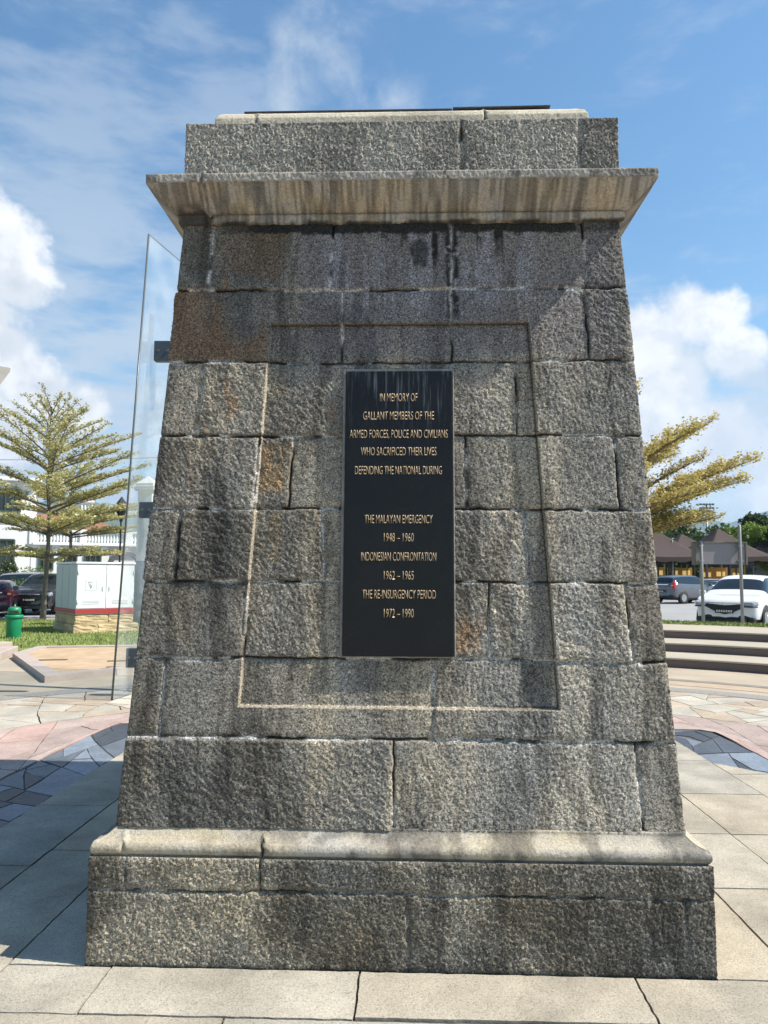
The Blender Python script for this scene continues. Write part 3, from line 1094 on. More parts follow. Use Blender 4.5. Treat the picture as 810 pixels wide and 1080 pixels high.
shell('base_moulding', refine(prof, 0.005), RES, 0.014, mould_field, M_DRESS)

# ---- cornice
prof = [(0.30, 3.262), (0.246, 3.263), (0.232, 3.266), (0.228, 3.270), (0.226, 3.300), (0.222, 3.303), (0.229, 3.306)]
for k in np.linspace(0.1, 1, 14):
    prof.append((0.221 - 0.105 * k, 3.305 + 0.098 * (0.80 * k + 0.20 * k * k)))
prof += [(0.110, 3.4045), (0.1075, 3.408), (0.1075, 3.444), (0.110, 3.4475), (0.20, 3.4505), (0.30, 3.452)]


def cornice_field(face, H, hw, Z, A):
    U = H + face * 9.1 + 120
    sd = 900 + face * 50
    fas = sst(3.404, 3.408, Z)
    js = [(-0.917, 0.02)] if face == 0 else [(-0.6, 0), (0.5, 0)]
    dv = np.full(H.shape, 9.0)
    for x, _ in js:
        dv = np.minimum(dv, np.abs(H - x + (fbm(A, U * 0 + x, 0.09, sd + 1, 3) - 0.5) * 0.06 * (1 - fas)))
    rel, mort, deepj = joint_relief(U, A, np.full(H.shape, 9.0), dv, sd, 0.02, 0.0065)
    tool = (vnoise(U, A * 0.15, 0.012, sd + 4) - 0.5) * 0.005 + (vnoise(U, A * 0.1, 0.035, sd + 6) - 0.5) * 0.004
    d = rough_face(U, A, sd, 0.7) * fas + (1 - fas) * (tool + rough_face(U, A, sd, 0.25)) + rel
    c = np.ones(H.shape + (3,)) * np.array([0.385, 0.335, 0.262])
    vs = sst(0.42, 0.66, 0.6 * fbm(U, A * 0.12, 0.045, sd + 31, 4) + 0.4 * fbm(U, A * 0.2, 0.017, sd + 38, 2))
    fine = sst(0.35, 0.75, vnoise(U, A * 0.08, 0.013, sd + 48))
    c = c * (1 - 0.42 * (fine * (1 - fas))[..., None])
    c = c * (1 - 0.32 * vs[..., None] * (1 - fas)[..., None])
    big = fbm(U, A * 0.5, 0.4, sd + 32, 3)
    c = c * (1 - 0.35 * sst(0.45, 0.7, big)[..., None])
    c = c * (1 + (fbm(U, A, 0.12, sd + 36, 3)[..., None] - 0.5) * np.array([0.3, 0.1, -0.3]))
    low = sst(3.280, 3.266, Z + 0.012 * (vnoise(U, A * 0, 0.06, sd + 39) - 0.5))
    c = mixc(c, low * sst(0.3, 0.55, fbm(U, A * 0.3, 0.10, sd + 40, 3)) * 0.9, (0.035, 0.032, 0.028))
    if face == 0:
        c = mixc(c, boxm(H, Z, -1.06, -0.86, 3.2, 3.335, 0.025) * sst(0.3, 0.5, fbm(U, A, 0.08, sd + 43, 3)), (0.02, 0.02, 0.018))
        c = mixc(c, boxm(H, Z, -1.3, -0.93, 3.2, 3.40, 0.02) * 0.35, (0.15, 0.125, 0.095))
    gr = np.array([0.33, 0.30, 0.25]) * (1 - 0.45 * sst(0.45, 0.7, fbm(U, A, 0.09, sd + 45, 3)))[..., None]
    c = c * (1 - fas[..., None]) + gr * fas[..., None]
    c = mixc(c, np.exp(-((Z - 3.3035) / 0.0035) ** 2) * (1 - fas) * 0.7, (0.08, 0.06, 0.045))
    c = mixc(c, deepj * 0.9 + mort * 0.4, (0.02, 0.018, 0.016))
    return d, np.clip(c, 0.01, 0.9)


shell('cornice', refine(prof, 0.005), RES, 0.014, cornice_field, M_DRESS)


# ---- parapet block course
def parapet_field(face, H, hw, Z, A):
    U = H + face * 9.1 + 160
    sd = 1100 + face * 50
    js = [0.295, 0.852] if face == 0 else [-0.5, 0.35]
    dv = np.full(H.shape, 9.0)
    for x in js:
        dv = np.minimum(dv, np.abs(H - x + (vnoise(U, A, 0.06, sd) - 0.5) * 0.012))
    rel, mort, deepj = joint_relief(U, A, np.full(H.shape, 9.0), dv, sd, 0.022, 0.008, 0.05)
    d = rough_face(U, A, sd, 1.15) + rel
    c = np.ones(H.shape + (3,)) * np.array([0.36, 0.33, 0.275])
    if face == 0:
        c = np.where((H > 0.852)[..., None], c * 0.62, c)
    c = c * (1 - 0.3 * sst(0.45, 0.7, fbm(U, A, 0.3, sd + 31, 4))[..., None])
    c = mixc(c, sst(0.025, 0.0, 3.775 - Z + 0.02 * (vnoise(U, A, 0.05, sd + 3) - 0.5)) * 0.5, (0.08, 0.075, 0.07))
    c = mixc(c, mort * 0.7, (0.46, 0.44, 0.40))
    c = mixc(c, deepj, (0.02, 0.018, 0.016))
    return d, np.clip(c, 0.01, 0.9)


shell('parapet', refine([(0.30, 3.4495), (0.245, 3.4535), (0.245, 3.772), (0.249, 3.776), (0.34, 3.777)], 0.005), RES, 0.014, parapet_field, M_STONE)


# ---- cap stones
def cap_field(face, H, hw, Z, A):
    U = H + face * 9.1 + 200
    sd = 1300 + face * 50
    js = [-0.72, 0.418] if face == 0 else [0.0]
    dv = np.full(H.shape, 9.0)
    for x in js:
        dv = np.minimum(dv, np.abs(H - x))
    rel, mort, deepj = joint_relief(U, A, np.full(H.shape, 9.0), dv, sd, 0.015, 0.006)
    d = rough_face(U, A, sd, 0.3) + rel
    c = np.ones(H.shape + (3,)) * np.array([0.52, 0.46, 0.35])
    c = c * (1 - 0.3 * sst(0.5, 0.75, fbm(U, A, 0.2, sd + 31, 4))[..., None])
    c = mixc(c, sst(3.80, 3.785, Z), (0.03, 0.028, 0.025))
    c = mixc(c, deepj + mort * 0.6, (0.03, 0.028, 0.025))
    return d, np.clip(c, 0.01, 0.9)


shell('cap_stone', refine([(0.34, 3.776), (0.322, 3.779), (0.322, 3.788), (0.355, 3.790), (0.357, 3.872), (0.372, 3.899), (0.405, 3.924), (0.455, 3.944), (0.53, 3.953)], 0.006), RES, 0.016, cap_field, M_DRESS)
m_dslab = mat('dark_capping', (0.035, 0.035, 0.036), 0.8, var=0.4, vscale=12, bump=0.006, bscale=40)
for (x0, x1, tilt) in ((-0.80, 0.262, 0.0), (0.298, 0.79, 0.010)):
    g = MB()
    g.box(((x0 + x1) / 2, DP / 2, 3.960), (x1 - x0, DP - 0.89, 0.010), 0.003)
    g.xf(Matrix.Translation((0, 0, 0.004 if tilt else 0)) @ Matrix.Rotation(-tilt * 0.8, 4, 'Y'))
    g.build('capping_slab', m_dslab, mem)

# ---- plaque on the battered face
PT = Vector((0, 0.17, 2.745)).normalized()        # up along the face
PN = Vector((0, -2.745, 0.17)).normalized()       # out of the face
PC0 = Vector((0, 0.08, 0.53))


def face_pt(x, z, out):
    k = (z - 0.53) / 2.745
    p = PC0 + Vector((x, 0.17 * k, 2.745 * k))
    return p + PN * out


PM = Matrix(((1, PN.x * -1, PT.x), (0, -PN.y, PT.y), (0, -PN.z, PT.z)))   # local x along the face, y inwards, z up the face
m_plq = bpy.data.materials.new('black_polished_granite')
m_plq.use_nodes = True
q = NT(m_plq.node_tree)
p = q.n('ShaderNodeBsdfPrincipled'); o = q.n('ShaderNodeOutputMaterial'); q.l(p.outputs[0], o.inputs[0])
c = q.n('ShaderNodeTexCoord')
mpn = q.n('ShaderNodeMapping'); mpn.inputs['Scale'].default_value = (1, 1, 0.05); q.l(c.outputs['Object'], mpn.inputs['Vector'])
sx = q.n('ShaderNodeSeparateXYZ'); q.l(c.outputs['Object'], sx.inputs[0])
run = q.ramp(q.noise(mpn.outputs[0], 75, 4, 0.6), 0.50, 0.74)
topf = q.ramp(sx.outputs[2], 0.25, 0.62)
dust = q.ramp(q.noise(c.outputs['Object'], 260, 3, 0.7), 0.62, 0.78)
film = q.noise(c.outputs['Object'], 5, 4, 0.6)
base = q.mix(film, (0.005, 0.005, 0.005), (0.014, 0.0135, 0.013))
base = q.mix(q.math('MULTIPLY', run, q.math('MULTIPLY', topf, 0.75)), base, (0.14, 0.165, 0.19))
base = q.mix(q.math('MULTIPLY', dust, 0.22), base, (0.2, 0.2, 0.2))
q.l(base, p.inputs['Base Color'])
q.l(q.math('ADD', 0.14, q.math('MULTIPLY', film, 0.25)), p.inputs['Roughness'])
p.inputs['Specular IOR Level'].default_value = 0.22
ZC = (1.251 + 2.539) / 2
PH = (2.539 - 1.251) / PT.z
plq = MB().box((0, 0, 0), (0.487, 0.030, PH), 0.003).build('plaque', m_plq, mem)
plq.matrix_local = Matrix.Translation(face_pt(0, ZC, -0.016)) @ PM.to_4x4()
m_grt = mat('grout', (0.22, 0.205, 0.185), 0.95, var=0.35, vscale=22, bump=0.004, bscale=60)
g = MB()
for (x0, x1, z0, z1) in ((-0.2575, -0.2445, -PH / 2 - 0.006, PH / 2 + 0.016), (0.2445, 0.2515, -PH / 2 - 0.006, PH / 2 + 0.016), (-0.2445, 0.2445, PH / 2 + 0.001, PH / 2 + 0.015), (-0.2445, 0.2445, -PH / 2 - 0.008, -PH / 2 - 0.001)):
    g.box(((x0 + x1) / 2, 0.009, (z0 + z1) / 2), (x1 - x0, 0.024, z1 - z0), 0.003)
g.build('plaque_surround', m_grt, plq)
m_gold = mat('gold_letter_paint', (0.40, 0.285, 0.155), 0.5, var=0.25, vscale=40)


def text_mesh(txt, width, height, depth=0.0016, weight=-0.006):
    cu = bpy.data.curves.new('lettering', 'FONT')
    cu.body = txt
    cu.align_x = 'CENTER'
    cu.size = 1.0
    cu.offset = weight
    cu.space_character = 1.0
    cu.resolution_u = 3
    ob = bpy.data.objects.new('lettering', cu)
    COL.objects.link(ob)
    dg = bpy.context.evaluated_depsgraph_get()
    me = bpy.data.meshes.new_from_object(ob.evaluated_get(dg))
    bpy.data.objects.remove(ob)
    bpy.data.curves.remove(cu)
    co = np.zeros(len(me.vertices) * 3, np.float32)
    me.vertices.foreach_get('co', co)
    co = co.reshape(-1, 3)
    x0, x1 = co[:, 0].min(), co[:, 0].max()
    caph = 0.69
    bm = bmesh.new(); bm.from_mesh(me)
    for v in bm.verts:
        v.co = Vector(((v.co.x - (x0 + x1) / 2) * width / (x1 - x0), -0.0, (v.co.y - caph / 2) * height / caph))
    r = bmesh.ops.extrude_face_region(bm, geom=bm.faces[:])
    for v in r['geom']:
        if isinstance(v, bmesh.types.BMVert):
            v.co.y -= depth
    bmesh.ops.recalc_face_normals(bm, faces=bm.faces)
    bm.to_mesh(me); bm.free()
    return me


def plane_hit(u, v):
    """where a pixel's line meets the memorial's front face, in the memorial's frame"""
    d = ray(u, v)
    n_w = EX * PN.x + EY * PN.y + np.array([0, 0, PN.z])
    P0 = L2W(*PC0)
    X = CAM + d * (((P0 - CAM) @ n_w) / (d @ n_w)) - SITE
    return X @ EX, X[2]


LINES = [("IN MEMORY OF", 205, 338, 132), ("GALLANT MEMBERS OF THE", 145, 397, 197), ("ARMED FORCES, POLICE AND CIVILIANS", 97, 446, 262), ("WHO SACRIFICED THEIR LIVES", 137, 406, 324),
         ("DEFENDING THE NATIONAL DURING", 116, 425, 391), ("THE MALAYAN EMERGENCY", 150, 392, 565), ("1948 \u2013 1960", 219, 325, 630), ("INDONESIAN CONFRONTATION", 138, 405, 698),
         ("1962 \u2013 1965", 219, 325, 765), ("THE RE-INSURGENCY PERIOD", 142, 404, 832), ("1972 \u2013 1990", 219, 325, 900)]
for txt, a, b, yy in LINES:
    u0, u1, v = 340 + a / 3.375, 340 + b / 3.375, 380 + yy / 3.375
    xa, z = plane_hit(u0, v); xb, _ = plane_hit(u1, v)
    me = text_mesh(txt, xb - xa, 0.0385)
    tx = link_mesh('inscription', me, m_gold, plq)
    tx.location = ((xa + xb) / 2, -0.0148, (z - ZC) / PT.z)
#@@PART2
# ==================================================================================================
#                                  GLASS FIN BEHIND THE MEMORIAL
# ==================================================================================================
m_glass = bpy.data.materials.new('clear_glass'); m_glass.use_nodes = True
q = NT(m_glass.node_tree)
o = q.n('ShaderNodeOutputMaterial')
tr = q.n('ShaderNodeBsdfTransparent'); tr.inputs[0].default_value = (0.93, 0.955, 0.96, 1)
gl = q.n('ShaderNodeBsdfGlossy'); gl.inputs['Roughness'].default_value = 0.03; gl.inputs[0].default_value = (0.95, 0.97, 1, 1)
fr = q.n('ShaderNodeFresnel'); ge = q.n('ShaderNodeNewGeometry'); q.l(q.math('SUBTRACT', 1.45, q.math('MULTIPLY', ge.outputs['Backfacing'], 1.45 - 1 / 1.45)), fr.inputs[0])
mx = q.n('ShaderNodeMixShader'); q.l(fr.outputs[0], mx.inputs[0]); q.l(tr.outputs[0], mx.inputs[1]); q.l(gl.outputs[0], mx.inputs[2])
df = q.n('ShaderNodeBsdfDiffuse'); df.inputs[0].default_value = (0.75, 0.79, 0.80, 1)      # dusty film on the panes
tcg = q.n('ShaderNodeTexCoord')
m2 = q.n('ShaderNodeMixShader'); q.l(q.math('ADD', 0.035, q.math('MULTIPLY', q.ramp(q.noise(tcg.outputs['Object'], 1.4, 5, 0.6), 0.35, 0.75), 0.09)), m2.inputs[0])
q.l(mx.outputs[0], m2.inputs[1]); q.l(df.outputs[0], m2.inputs[2])
q.l(m2.outputs[0], o.inputs[0])
m_gedge = mat('dark_glass_edge', (0.085, 0.10, 0.095), 0.3)
m_steel_blue = mat('blue_grey_steel', (0.035, 0.05, 0.062), 0.45, var=0.15, vscale=8)

P1 = G(118, 738.5)
dv_ = np.array([math.sin(R(12.4)), math.cos(R(12.4)), 0])
TOPF = at(157, 247, P1[1] + 0.05)
fin = thing('glass_fin', 'tall leaning clear glass fin with dark edge and dark steel clamps behind the memorial', 'glass panel', tuple(P1))
lean = TOPF - P1
g = MB()
nrm = np.array([-dv_[1], dv_[0], 0]) * 0.009
b0, b1 = np.zeros(3), dv_ * 2.2
t0 = lean; t1 = lean + dv_ * 2.2
vs = [g.bm.verts.new(tuple(v + s * nrm)) for s in (-1, 1) for v in (b0, b1, t1, t0)]
g.bm.faces.new(vs[:4]); g.bm.faces.new(vs[4:][::-1])
g.build('pane', m_glass, fin)
g = MB()
def strip(a, b, w):
    """dark polished edge of the pane between two of its corners"""
    g.tube([a, b], [w, w], 4)
strip(b0, t0, 0.014); strip(t0, t1, 0.008); strip(b1, t1, 0.012); strip(b0, b1, 0.008)
g.build('pane_edge', m_gedge, fin)
g = MB()
mast0 = G(166, 730) - P1; mast1 = at(222, 330, P1[1] + 0.9) - P1
g.tube([mast0, mast1], [0.07, 0.055], 14)
g.build('mast', m_steel_blue, fin)
for (u, v, uw, hh) in ((163.5, 371, 40, 22), (147.5, 538, 30, 17), (134, 693.5, 26, 20)):
    k = 0.35
    a = at(u, v, P1[1] + k) - P1
    wid = uw * (P1[1] + k) / F_PX; hgt = hh * (P1[1] + k) / F_PX
    g = MB()
    g.box((a[0] + wid / 2, a[1], a[2]), (wid, 0.12, hgt), 0.012)
    cl_ = g.build('clamp', m_steel_blue, fin)
    for kx in (0.25, 0.75):
        g = MB(); g.lathe([(0.018, -0.012), (0.018, 0.004), (0.010, 0.008)], (a[0] + wid * kx * 0.5, a[1] - 0.062, a[2]), 8, 'Y'); g.build('bolt', m_gedge, cl_)

# ==================================================================================================
#                                  LEFT SIDE
# ==================================================================================================
m_white = mat('white_plaster', (0.72, 0.71, 0.68), 0.85, var=0.08, vscale=0.8)
m_pinkc = mat('pinkish_concrete', (0.38, 0.315, 0.27), 0.85, var=0.14, vscale=4, bump=0.002, bscale=60)
m_tan = mat('sandy_bed_paving', (0.42, 0.30, 0.185), 0.9, var=0.2, vscale=3.5, bump=0.004, bscale=30)
m_black = mat('black_metal', (0.02, 0.02, 0.022), 0.5)
m_green = mat('green_plastic', (0.005, 0.21, 0.085), 0.42, var=0.1, vscale=6)

# low kerbed bed
K = [G(47, 720)[:2], G(13, 694)[:2], G(25, 686.5)[:2] + np.array([0.25, 0.1]), G(172, 684)[:2], G(172, 706.5)[:2]]
bed = thing('raised_bed', 'low sandy bed with pinkish concrete kerb in front of the lawn', 'raised bed', (float(K[0][0]), float(K[0][1]), 0))
kl = [np.array(k) - K[0] for k in K]
def inset(poly, d):
    out = []
    n = len(poly)
    for i in range(n):
        p0, p1, p2 = poly[i - 1], poly[i], poly[(i + 1) % n]
        e1 = (p1 - p0) / np.linalg.norm(p1 - p0); e2 = (p2 - p1) / np.linalg.norm(p2 - p1)
        n1 = np.array([e1[1], -e1[0]]); n2 = np.array([e2[1], -e2[0]])
        b = (n1 + n2) / np.linalg.norm(n1 + n2)
        out.append(p1 + b * d / max(0.3, b @ n1))
    return out
inn = inset(kl, 0.24)
g = MB()
n = len(kl)
H0 = 0.095
for i in range(n):
    j = (i + 1) % n
    a, b, c, d = kl[i], kl[j], inn[j], inn[i]
    g.quad((*d, H0), (*c, H0), (*b, H0), (*a, H0)); g.quad((*a, -0.02), (*a, H0), (*b, H0), (*b, -0.02)); g.quad((*d, 0.0), (*c, 0.0), (*c, H0), (*d, H0))
bmesh.ops.remove_doubles(g.bm, verts=g.bm.verts, dist=0.0005)
g.build('kerb', m_pinkc, bed)
g = MB(); vs = [g.bm.verts.new((*p_, 0.07)) for p_ in inn]; g.bm.faces.new(vs)
sd_ = g.build('bed_surface', m_tan, bed)
for (ua, ub, v) in ((36, 71, 696.5), (113, 140, 697.5), (112, 138, 704)):
    a = G(ua, v, 0.07)[:2] - K[0]; b = G(ub, v - 0.6, 0.07)[:2] - K[0]
    g = MB(); d_ = b - a; L_ = np.linalg.norm(d_)
    g.box((*((a + b) / 2), 0.074), (L_, 0.13, 0.012), 0.003, math.atan2(d_[1], d_[0]))
    g.build('drain_grate', mat('rusty_grate', (0.10, 0.075, 0.055), 0.8, var=0.3, vscale=14), bed)
# grey kerb stones left of it
for (u0, v0, u1, v1, lab) in ((-14, 699, 11, 689, 'short grey kerb stone at the left edge of the lawn'), (-60, 690, 9, 684, 'long pale kerb stone running along the lawn edge')):
    a, b = G(u0, v0), G(u1, v1); d_ = b - a
    g = MB(); g.box((0, 0, 0.07), (np.linalg.norm(d_), 0.28, 0.16), 0.015)
    k_ = g.build('kerb_stone', m_pinkc); k_.location = (a + b) / 2; k_.rotation_euler = (0, 0, math.atan2(d_[1], d_[0]))
    tag(k_, lab, 'kerb stone')

# green litter bin
bp = G(14.0, 674)
bin_ = thing('litter_bin', 'green plastic litter bin with hooded top on the lawn', 'bin', tuple(bp), 0.5)
g = MB(); g.lathe([(0.155, 0.0), (0.165, 0.02), (0.178, 0.50), (0.178, 0.52)], n=28); g.build('bin_body', m_green, bin_)
g = MB(); g.lathe([(0.178, 0.515), (0.205, 0.52), (0.210, 0.535), (0.210, 0.575), (0.200, 0.59), (0.150, 0.592)], n=28)
g.build('collar', m_green, bin_)
g = MB(); g.lathe([(0.150, 0.585), (0.152, 0.70), (0.146, 0.745), (0.122, 0.775), (0.07, 0.79), (0.01, 0.794)], n=28); hd = g.build('hood', m_green, bin_)
g = MB(); g.box((0, -0.146, 0.665), (0.17, 0.02, 0.085), 0.006); g.build('opening', m_black, hd)

# electricity cabinet on a stone base
m_cab = mat('white_painted_steel', (0.66, 0.67, 0.665), 0.45, var=0.12, vscale=2.5)
m_cabs = mat('grey_painted_steel', (0.42, 0.46, 0.48), 0.5, var=0.05, vscale=2)
m_red = mat('red_stripe_paint', (0.34, 0.035, 0.035), 0.5)
m_ys = mat('yellow_stone', (0.46, 0.35, 0.20), 0.9, var=0.42, vscale=2.6, bump=0.03, bscale=7)
cb = G(78.5, 669)
cab = thing('utility_cabinet', 'white steel utility cabinet with red band on yellow stone base', 'utility cabinet', tuple(cb), R(90 - 52))
Lw, Ld = 1.56, 1.95
g = MB(); g.box((Lw / 2, Ld / 2 , 0.5 + 0.69), (Lw, Ld, 1.36), 0.015); g.build('housing', m_cab, cab)
g = MB(); g.box((Lw / 2, Ld / 2, 1.905), (Lw + 0.06, Ld + 0.06, 0.055), 0.012); g.build('lid', m_cab, cab)
for k in range(3):
    g = MB(); g.box((-0.006, Ld * (k + 0.5) / 3, 1.24), (0.02, Ld / 3 - 0.04, 1.2), 0.006); g.build('side_panel', m_cabs, cab)
for k in range(2):
    g = MB(); g.box((Lw * (k + 0.5) / 2, -0.006, 1.26), (Lw / 2 - 0.022, 0.02, 1.16), 0.005); dr_ = g.build('door', m_cab, cab)
    for z in (0.80, 0.84, 0.88):
        g = MB(); g.box((Lw * (k + 0.5) / 2, -0.018, z), (Lw * 0.28, 0.008, 0.014), 0.002); g.build('vent_slot', m_cabs, dr_)
    for z in (0.85, 1.65):
        g = MB(); g.lathe([(0.014, z - 0.06), (0.014, z + 0.06)], (0.03 if k == 0 else Lw - 0.03, -0.02, 0), 8); g.build('hinge', m_cabs, dr_)
    g = MB(); g.box((Lw / 2 + (0.09 if k else -0.09), -0.022, 1.2), (0.025, 0.02, 0.12), 0.004); g.build('door_handle', m_cabs, dr_)
g = MB()
g.box((Lw / 2, -0.012, 0.60), (Lw + 0.03, 0.03, 0.13), 0.004); g.box((-0.012, Ld / 2, 0.60), (0.03, Ld + 0.03, 0.13), 0.004)
g.build('red_band', m_red, cab)
# emblem on the door: an outlined square with a spark in a triangle
g = MB()
for (x, z, sx_, sz_) in ((0.38, 1.42, 0.30, 0.008), (0.38, 1.17, 0.30, 0.008), (0.23, 1.295, 0.008, 0.25), (0.53, 1.295, 0.008, 0.25)):
    g.box((x, -0.018, z), (sx_, 0.006, sz_))
for a, b in (((0.31, 1.38), (0.45, 1.38)), ((0.31, 1.38), (0.38, 1.22)), ((0.45, 1.38), (0.38, 1.22)), ((0.38, 1.37), (0.36, 1.30)), ((0.36, 1.30), (0.40, 1.31)), ((0.40, 1.31), (0.375, 1.24))):
    g.tube([(a[0], -0.018, a[1]), (b[0], -0.018, b[1])], 0.008, 6)
g.build('warning_emblem', m_cabs, cab)
m_ysd = m_ys
g = MB()
rr = random.Random(4)
for row, (z0, z1, ex_) in enumerate(((-0.02, 0.25, 0.10), (0.255, 0.50, 0.0))):
    x = -ex_ * 0.4
    xe = Lw + ex_ * 1.4
    for (xa, xb) in ((x, x + (xe - x) * (0.36 + 0.2 * row)), (x + (xe - x) * (0.36 + 0.2 * row) + 0.012, xe)):
        for (ya, yb) in ((-ex_ * 0.4, Ld * 0.48), (Ld * 0.48 + 0.012, Ld + ex_ * 0.4)):
            g.box(((xa + xb) / 2, (ya + yb) / 2, (z0 + z1) / 2), (xb - xa, yb - ya, z1 - z0), 0.018)
bmesh.ops.subdivide_edges(g.bm, edges=[e for e in g.bm.edges if e.calc_length() > 0.2], cuts=4, use_grid_fill=True)
for v in g.bm.verts:
    v.co += Vector((rr.uniform(-1, 1), rr.uniform(-1, 1), 0)) * 0.012
g.build('stone_base', m_ys, cab)

# slate-blue footed gate pillar seen through the fin
pp = G(152, 661)
gp = thing('gate_pillar', 'pale square pillar with blue grey foot behind the glass fin', 'pillar', tuple(pp), R(-8))
pw = 0.5
m_bluef = mat('blue_grey_paint', (0.10, 0.155, 0.19), 0.5, var=0.12, vscale=3)
m_cream = mat('cream_plaster', (0.52, 0.52, 0.48), 0.85, var=0.1, vscale=1.2)
g = MB(); g.box((0, 0, 1.0), (pw, 0.5, 2.04), 0.01); g.build('foot', m_bluef, gp)
g = MB(); g.box((0, 0, 3.1), (pw - 0.04, 0.46, 2.2), 0.01); g.build('shaft', m_cream, gp)
g = MB(); g.box((0, 0, 4.26), (pw + 0.16, 0.66, 0.14), 0.02); g.prism([(-0.28, -0.28), (0.28, -0.28), (0.28, 0.28), (-0.28, 0.28)], 4.33, 4.40)
top = [v for v in g.bm.verts if v.co.z > 4.399]
a_ = g.bm.verts.new((0, 0, 4.66))
for i in range(4):
    p_, q_ = [(-0.28, -0.28), (0.28, -0.28), (0.28, 0.28), (-0.28, 0.28)][i], [(0.28, -0.28), (0.28, 0.28), (-0.28, 0.28), (-0.28, -0.28)][i]
    g.bm.faces.new([g.bm.verts.new((*p_, 4.402)), g.bm.verts.new((*q_, 4.402)), a_])
g.build('capital', m_cream, gp)


# ------------------------------------------------------------------ white colonial building
m_dgreen = mat('dark_window_glass', (0.03, 0.04, 0.04), 0.15)
m_frame = mat('dark_green_frame', (0.05, 0.08, 0.06), 0.6)
m_tile = mat('terracotta_roof', (0.24, 0.10, 0.06), 0.85, var=0.3, vscale=2, bump=0.03, bscale=8)
m_shade = mat('dark_grey_trim', (0.08, 0.08, 0.085), 0.7)
YB = 46.0


def bx(u, Y=YB): return (u - 405) / F_PX * Y
def bz(v, Y=YB): return CAM_H + (HOR - v) / F_PX * Y


bl = thing('white_building', 'white colonial building with balustraded terrace and terracotta roof behind the car park', 'building', (bx(60), YB, 0), R(24))
ox = bx(60)
# tall wing at the far left
g = MB(); x0, x1 = bx(-130) - ox, bx(37) - ox
g.box(((x0 + x1) / 2, 5, bz(511) / 2), (x1 - x0, 10, bz(511)), 0.03)
g.box(((x0 + x1) / 2 + 0.1, 4.9, bz(509.5)), (x1 - x0 + 0.5, 10.6, 0.22), 0.03)
g.box(((x0 + x1) / 2 + 0.05, -0.06, bz(548)), (x1 - x0 + 0.2, 0.3, 0.18), 0.02)
g.build('wing_wall', m_white, bl)
def window(u0, u1, v0, v1, nm=3):
    xa, xb, za, zb = bx(u0) - ox, bx(u1) - ox, bz(v1), bz(v0)
    g = MB(); w_ = 0.10
    for (cx_, cz_, sx_, sz_) in (((xa + xb) / 2, za, xb - xa, w_), ((xa + xb) / 2, zb, xb - xa, w_), (xa, (za + zb) / 2, w_, zb - za), (xb, (za + zb) / 2, w_, zb - za)):
        g.box((cx_, -0.05, cz_), (sx_, 0.14, sz_), 0.01)
    for k in range(1, nm):
        g.box((xa + (xb - xa) * k / nm, -0.04, (za + zb) / 2), (0.06, 0.09, zb - za - 0.05))
    wf = g.build('window', m_frame, bl)
    g = MB(); g.box(((xa + xb) / 2, -0.015, (za + zb) / 2), (xb - xa, 0.03, zb - za)); g.build('pane', m_dgreen, wf)
window(3, 24, 520, 543, 3); window(-32, -10, 520, 543, 3); window(-70, -46, 520, 543, 3)
for (u0, u1) in ((6, 20), (-28, -14), (-64, -50)):
    window(u0, u1, 572, 598, 2)
# terrace wing
g = MB(); x0, x1 = bx(37) - ox, bx(175) - ox
g.box(((x0 + x1) / 2, 4.2, bz(576) / 2), (x1 - x0 + 0.02, 8, bz(576)), 0.03)
g.box(((x0 + x1) / 2, 0.05, bz(575.5)), (x1 - x0, 0.55, 0.16), 0.02)
for u in (40, 60, 84, 108, 160):
    g.box((bx(u) - ox, 0.12, bz(590)), (0.5, 0.3, 1.9), 0.02)
g.build('terrace_wall', m_white, bl)
for (u0, u1) in ((44, 57), (64, 80), (88, 104)):
    window(u0, u1, 586, 603, 3)
g = MB()
zt, zb_ = bz(561.5), bz(574.5)
g.box(((x0 + x1) / 2, 0.1, zt), (x1 - x0, 0.3, 0.13), 0.02); g.box(((x0 + x1) / 2, 0.1, zb_), (x1 - x0, 0.3, 0.11), 0.02)
nb_ = 44
for k in range(nb_):
    x = x0 + (x1 - x0) * (k + 0.5) / nb_
    g.lathe([(0.05, zb_ + 0.05), (0.045, zb_ + 0.1), (0.085, zb_ + 0.26), (0.05, zb_ + 0.45), (0.045, zt - 0.08), (0.06, zt - 0.05)], (x, 0.1, 0), 8)
for u in (37, 86, 132, 160):
    g.box((bx(u) - ox, 0.1, (zt + zb_) / 2), (0.42, 0.36, zt - zb_ + 0.22), 0.02)
g.build('balustrade', m_white, bl)
# roof behind the terrace
g = MB()
ry0, ry1 = 3.2, 9.0
def roof_pt(u, v, y): return ((u - 405) / F_PX * (YB + y) - ox, y, CAM_H + (HOR - v) / F_PX * (YB + y))
a, b, c, d = roof_pt(39, 562, 1.2), roof_pt(139, 561, 1.2), roof_pt(128, 545.5, 6.0), roof_pt(48, 545, 6.0)
g.quad(a, b, c, d)
e, f_ = roof_pt(52, 562, 11), roof_pt(138, 562, 11)
g.quad(d, c, f_, e); g.bm.faces.new([g.bm.verts.new(x) for x in (b, f_, c)]); g.bm.faces.new([g.bm.verts.new(x) for x in (a, d, e)])
bmesh.ops.remove_doubles(g.bm, verts=g.bm.verts, dist=0.001)
g.build('roof', m_tile, bl)
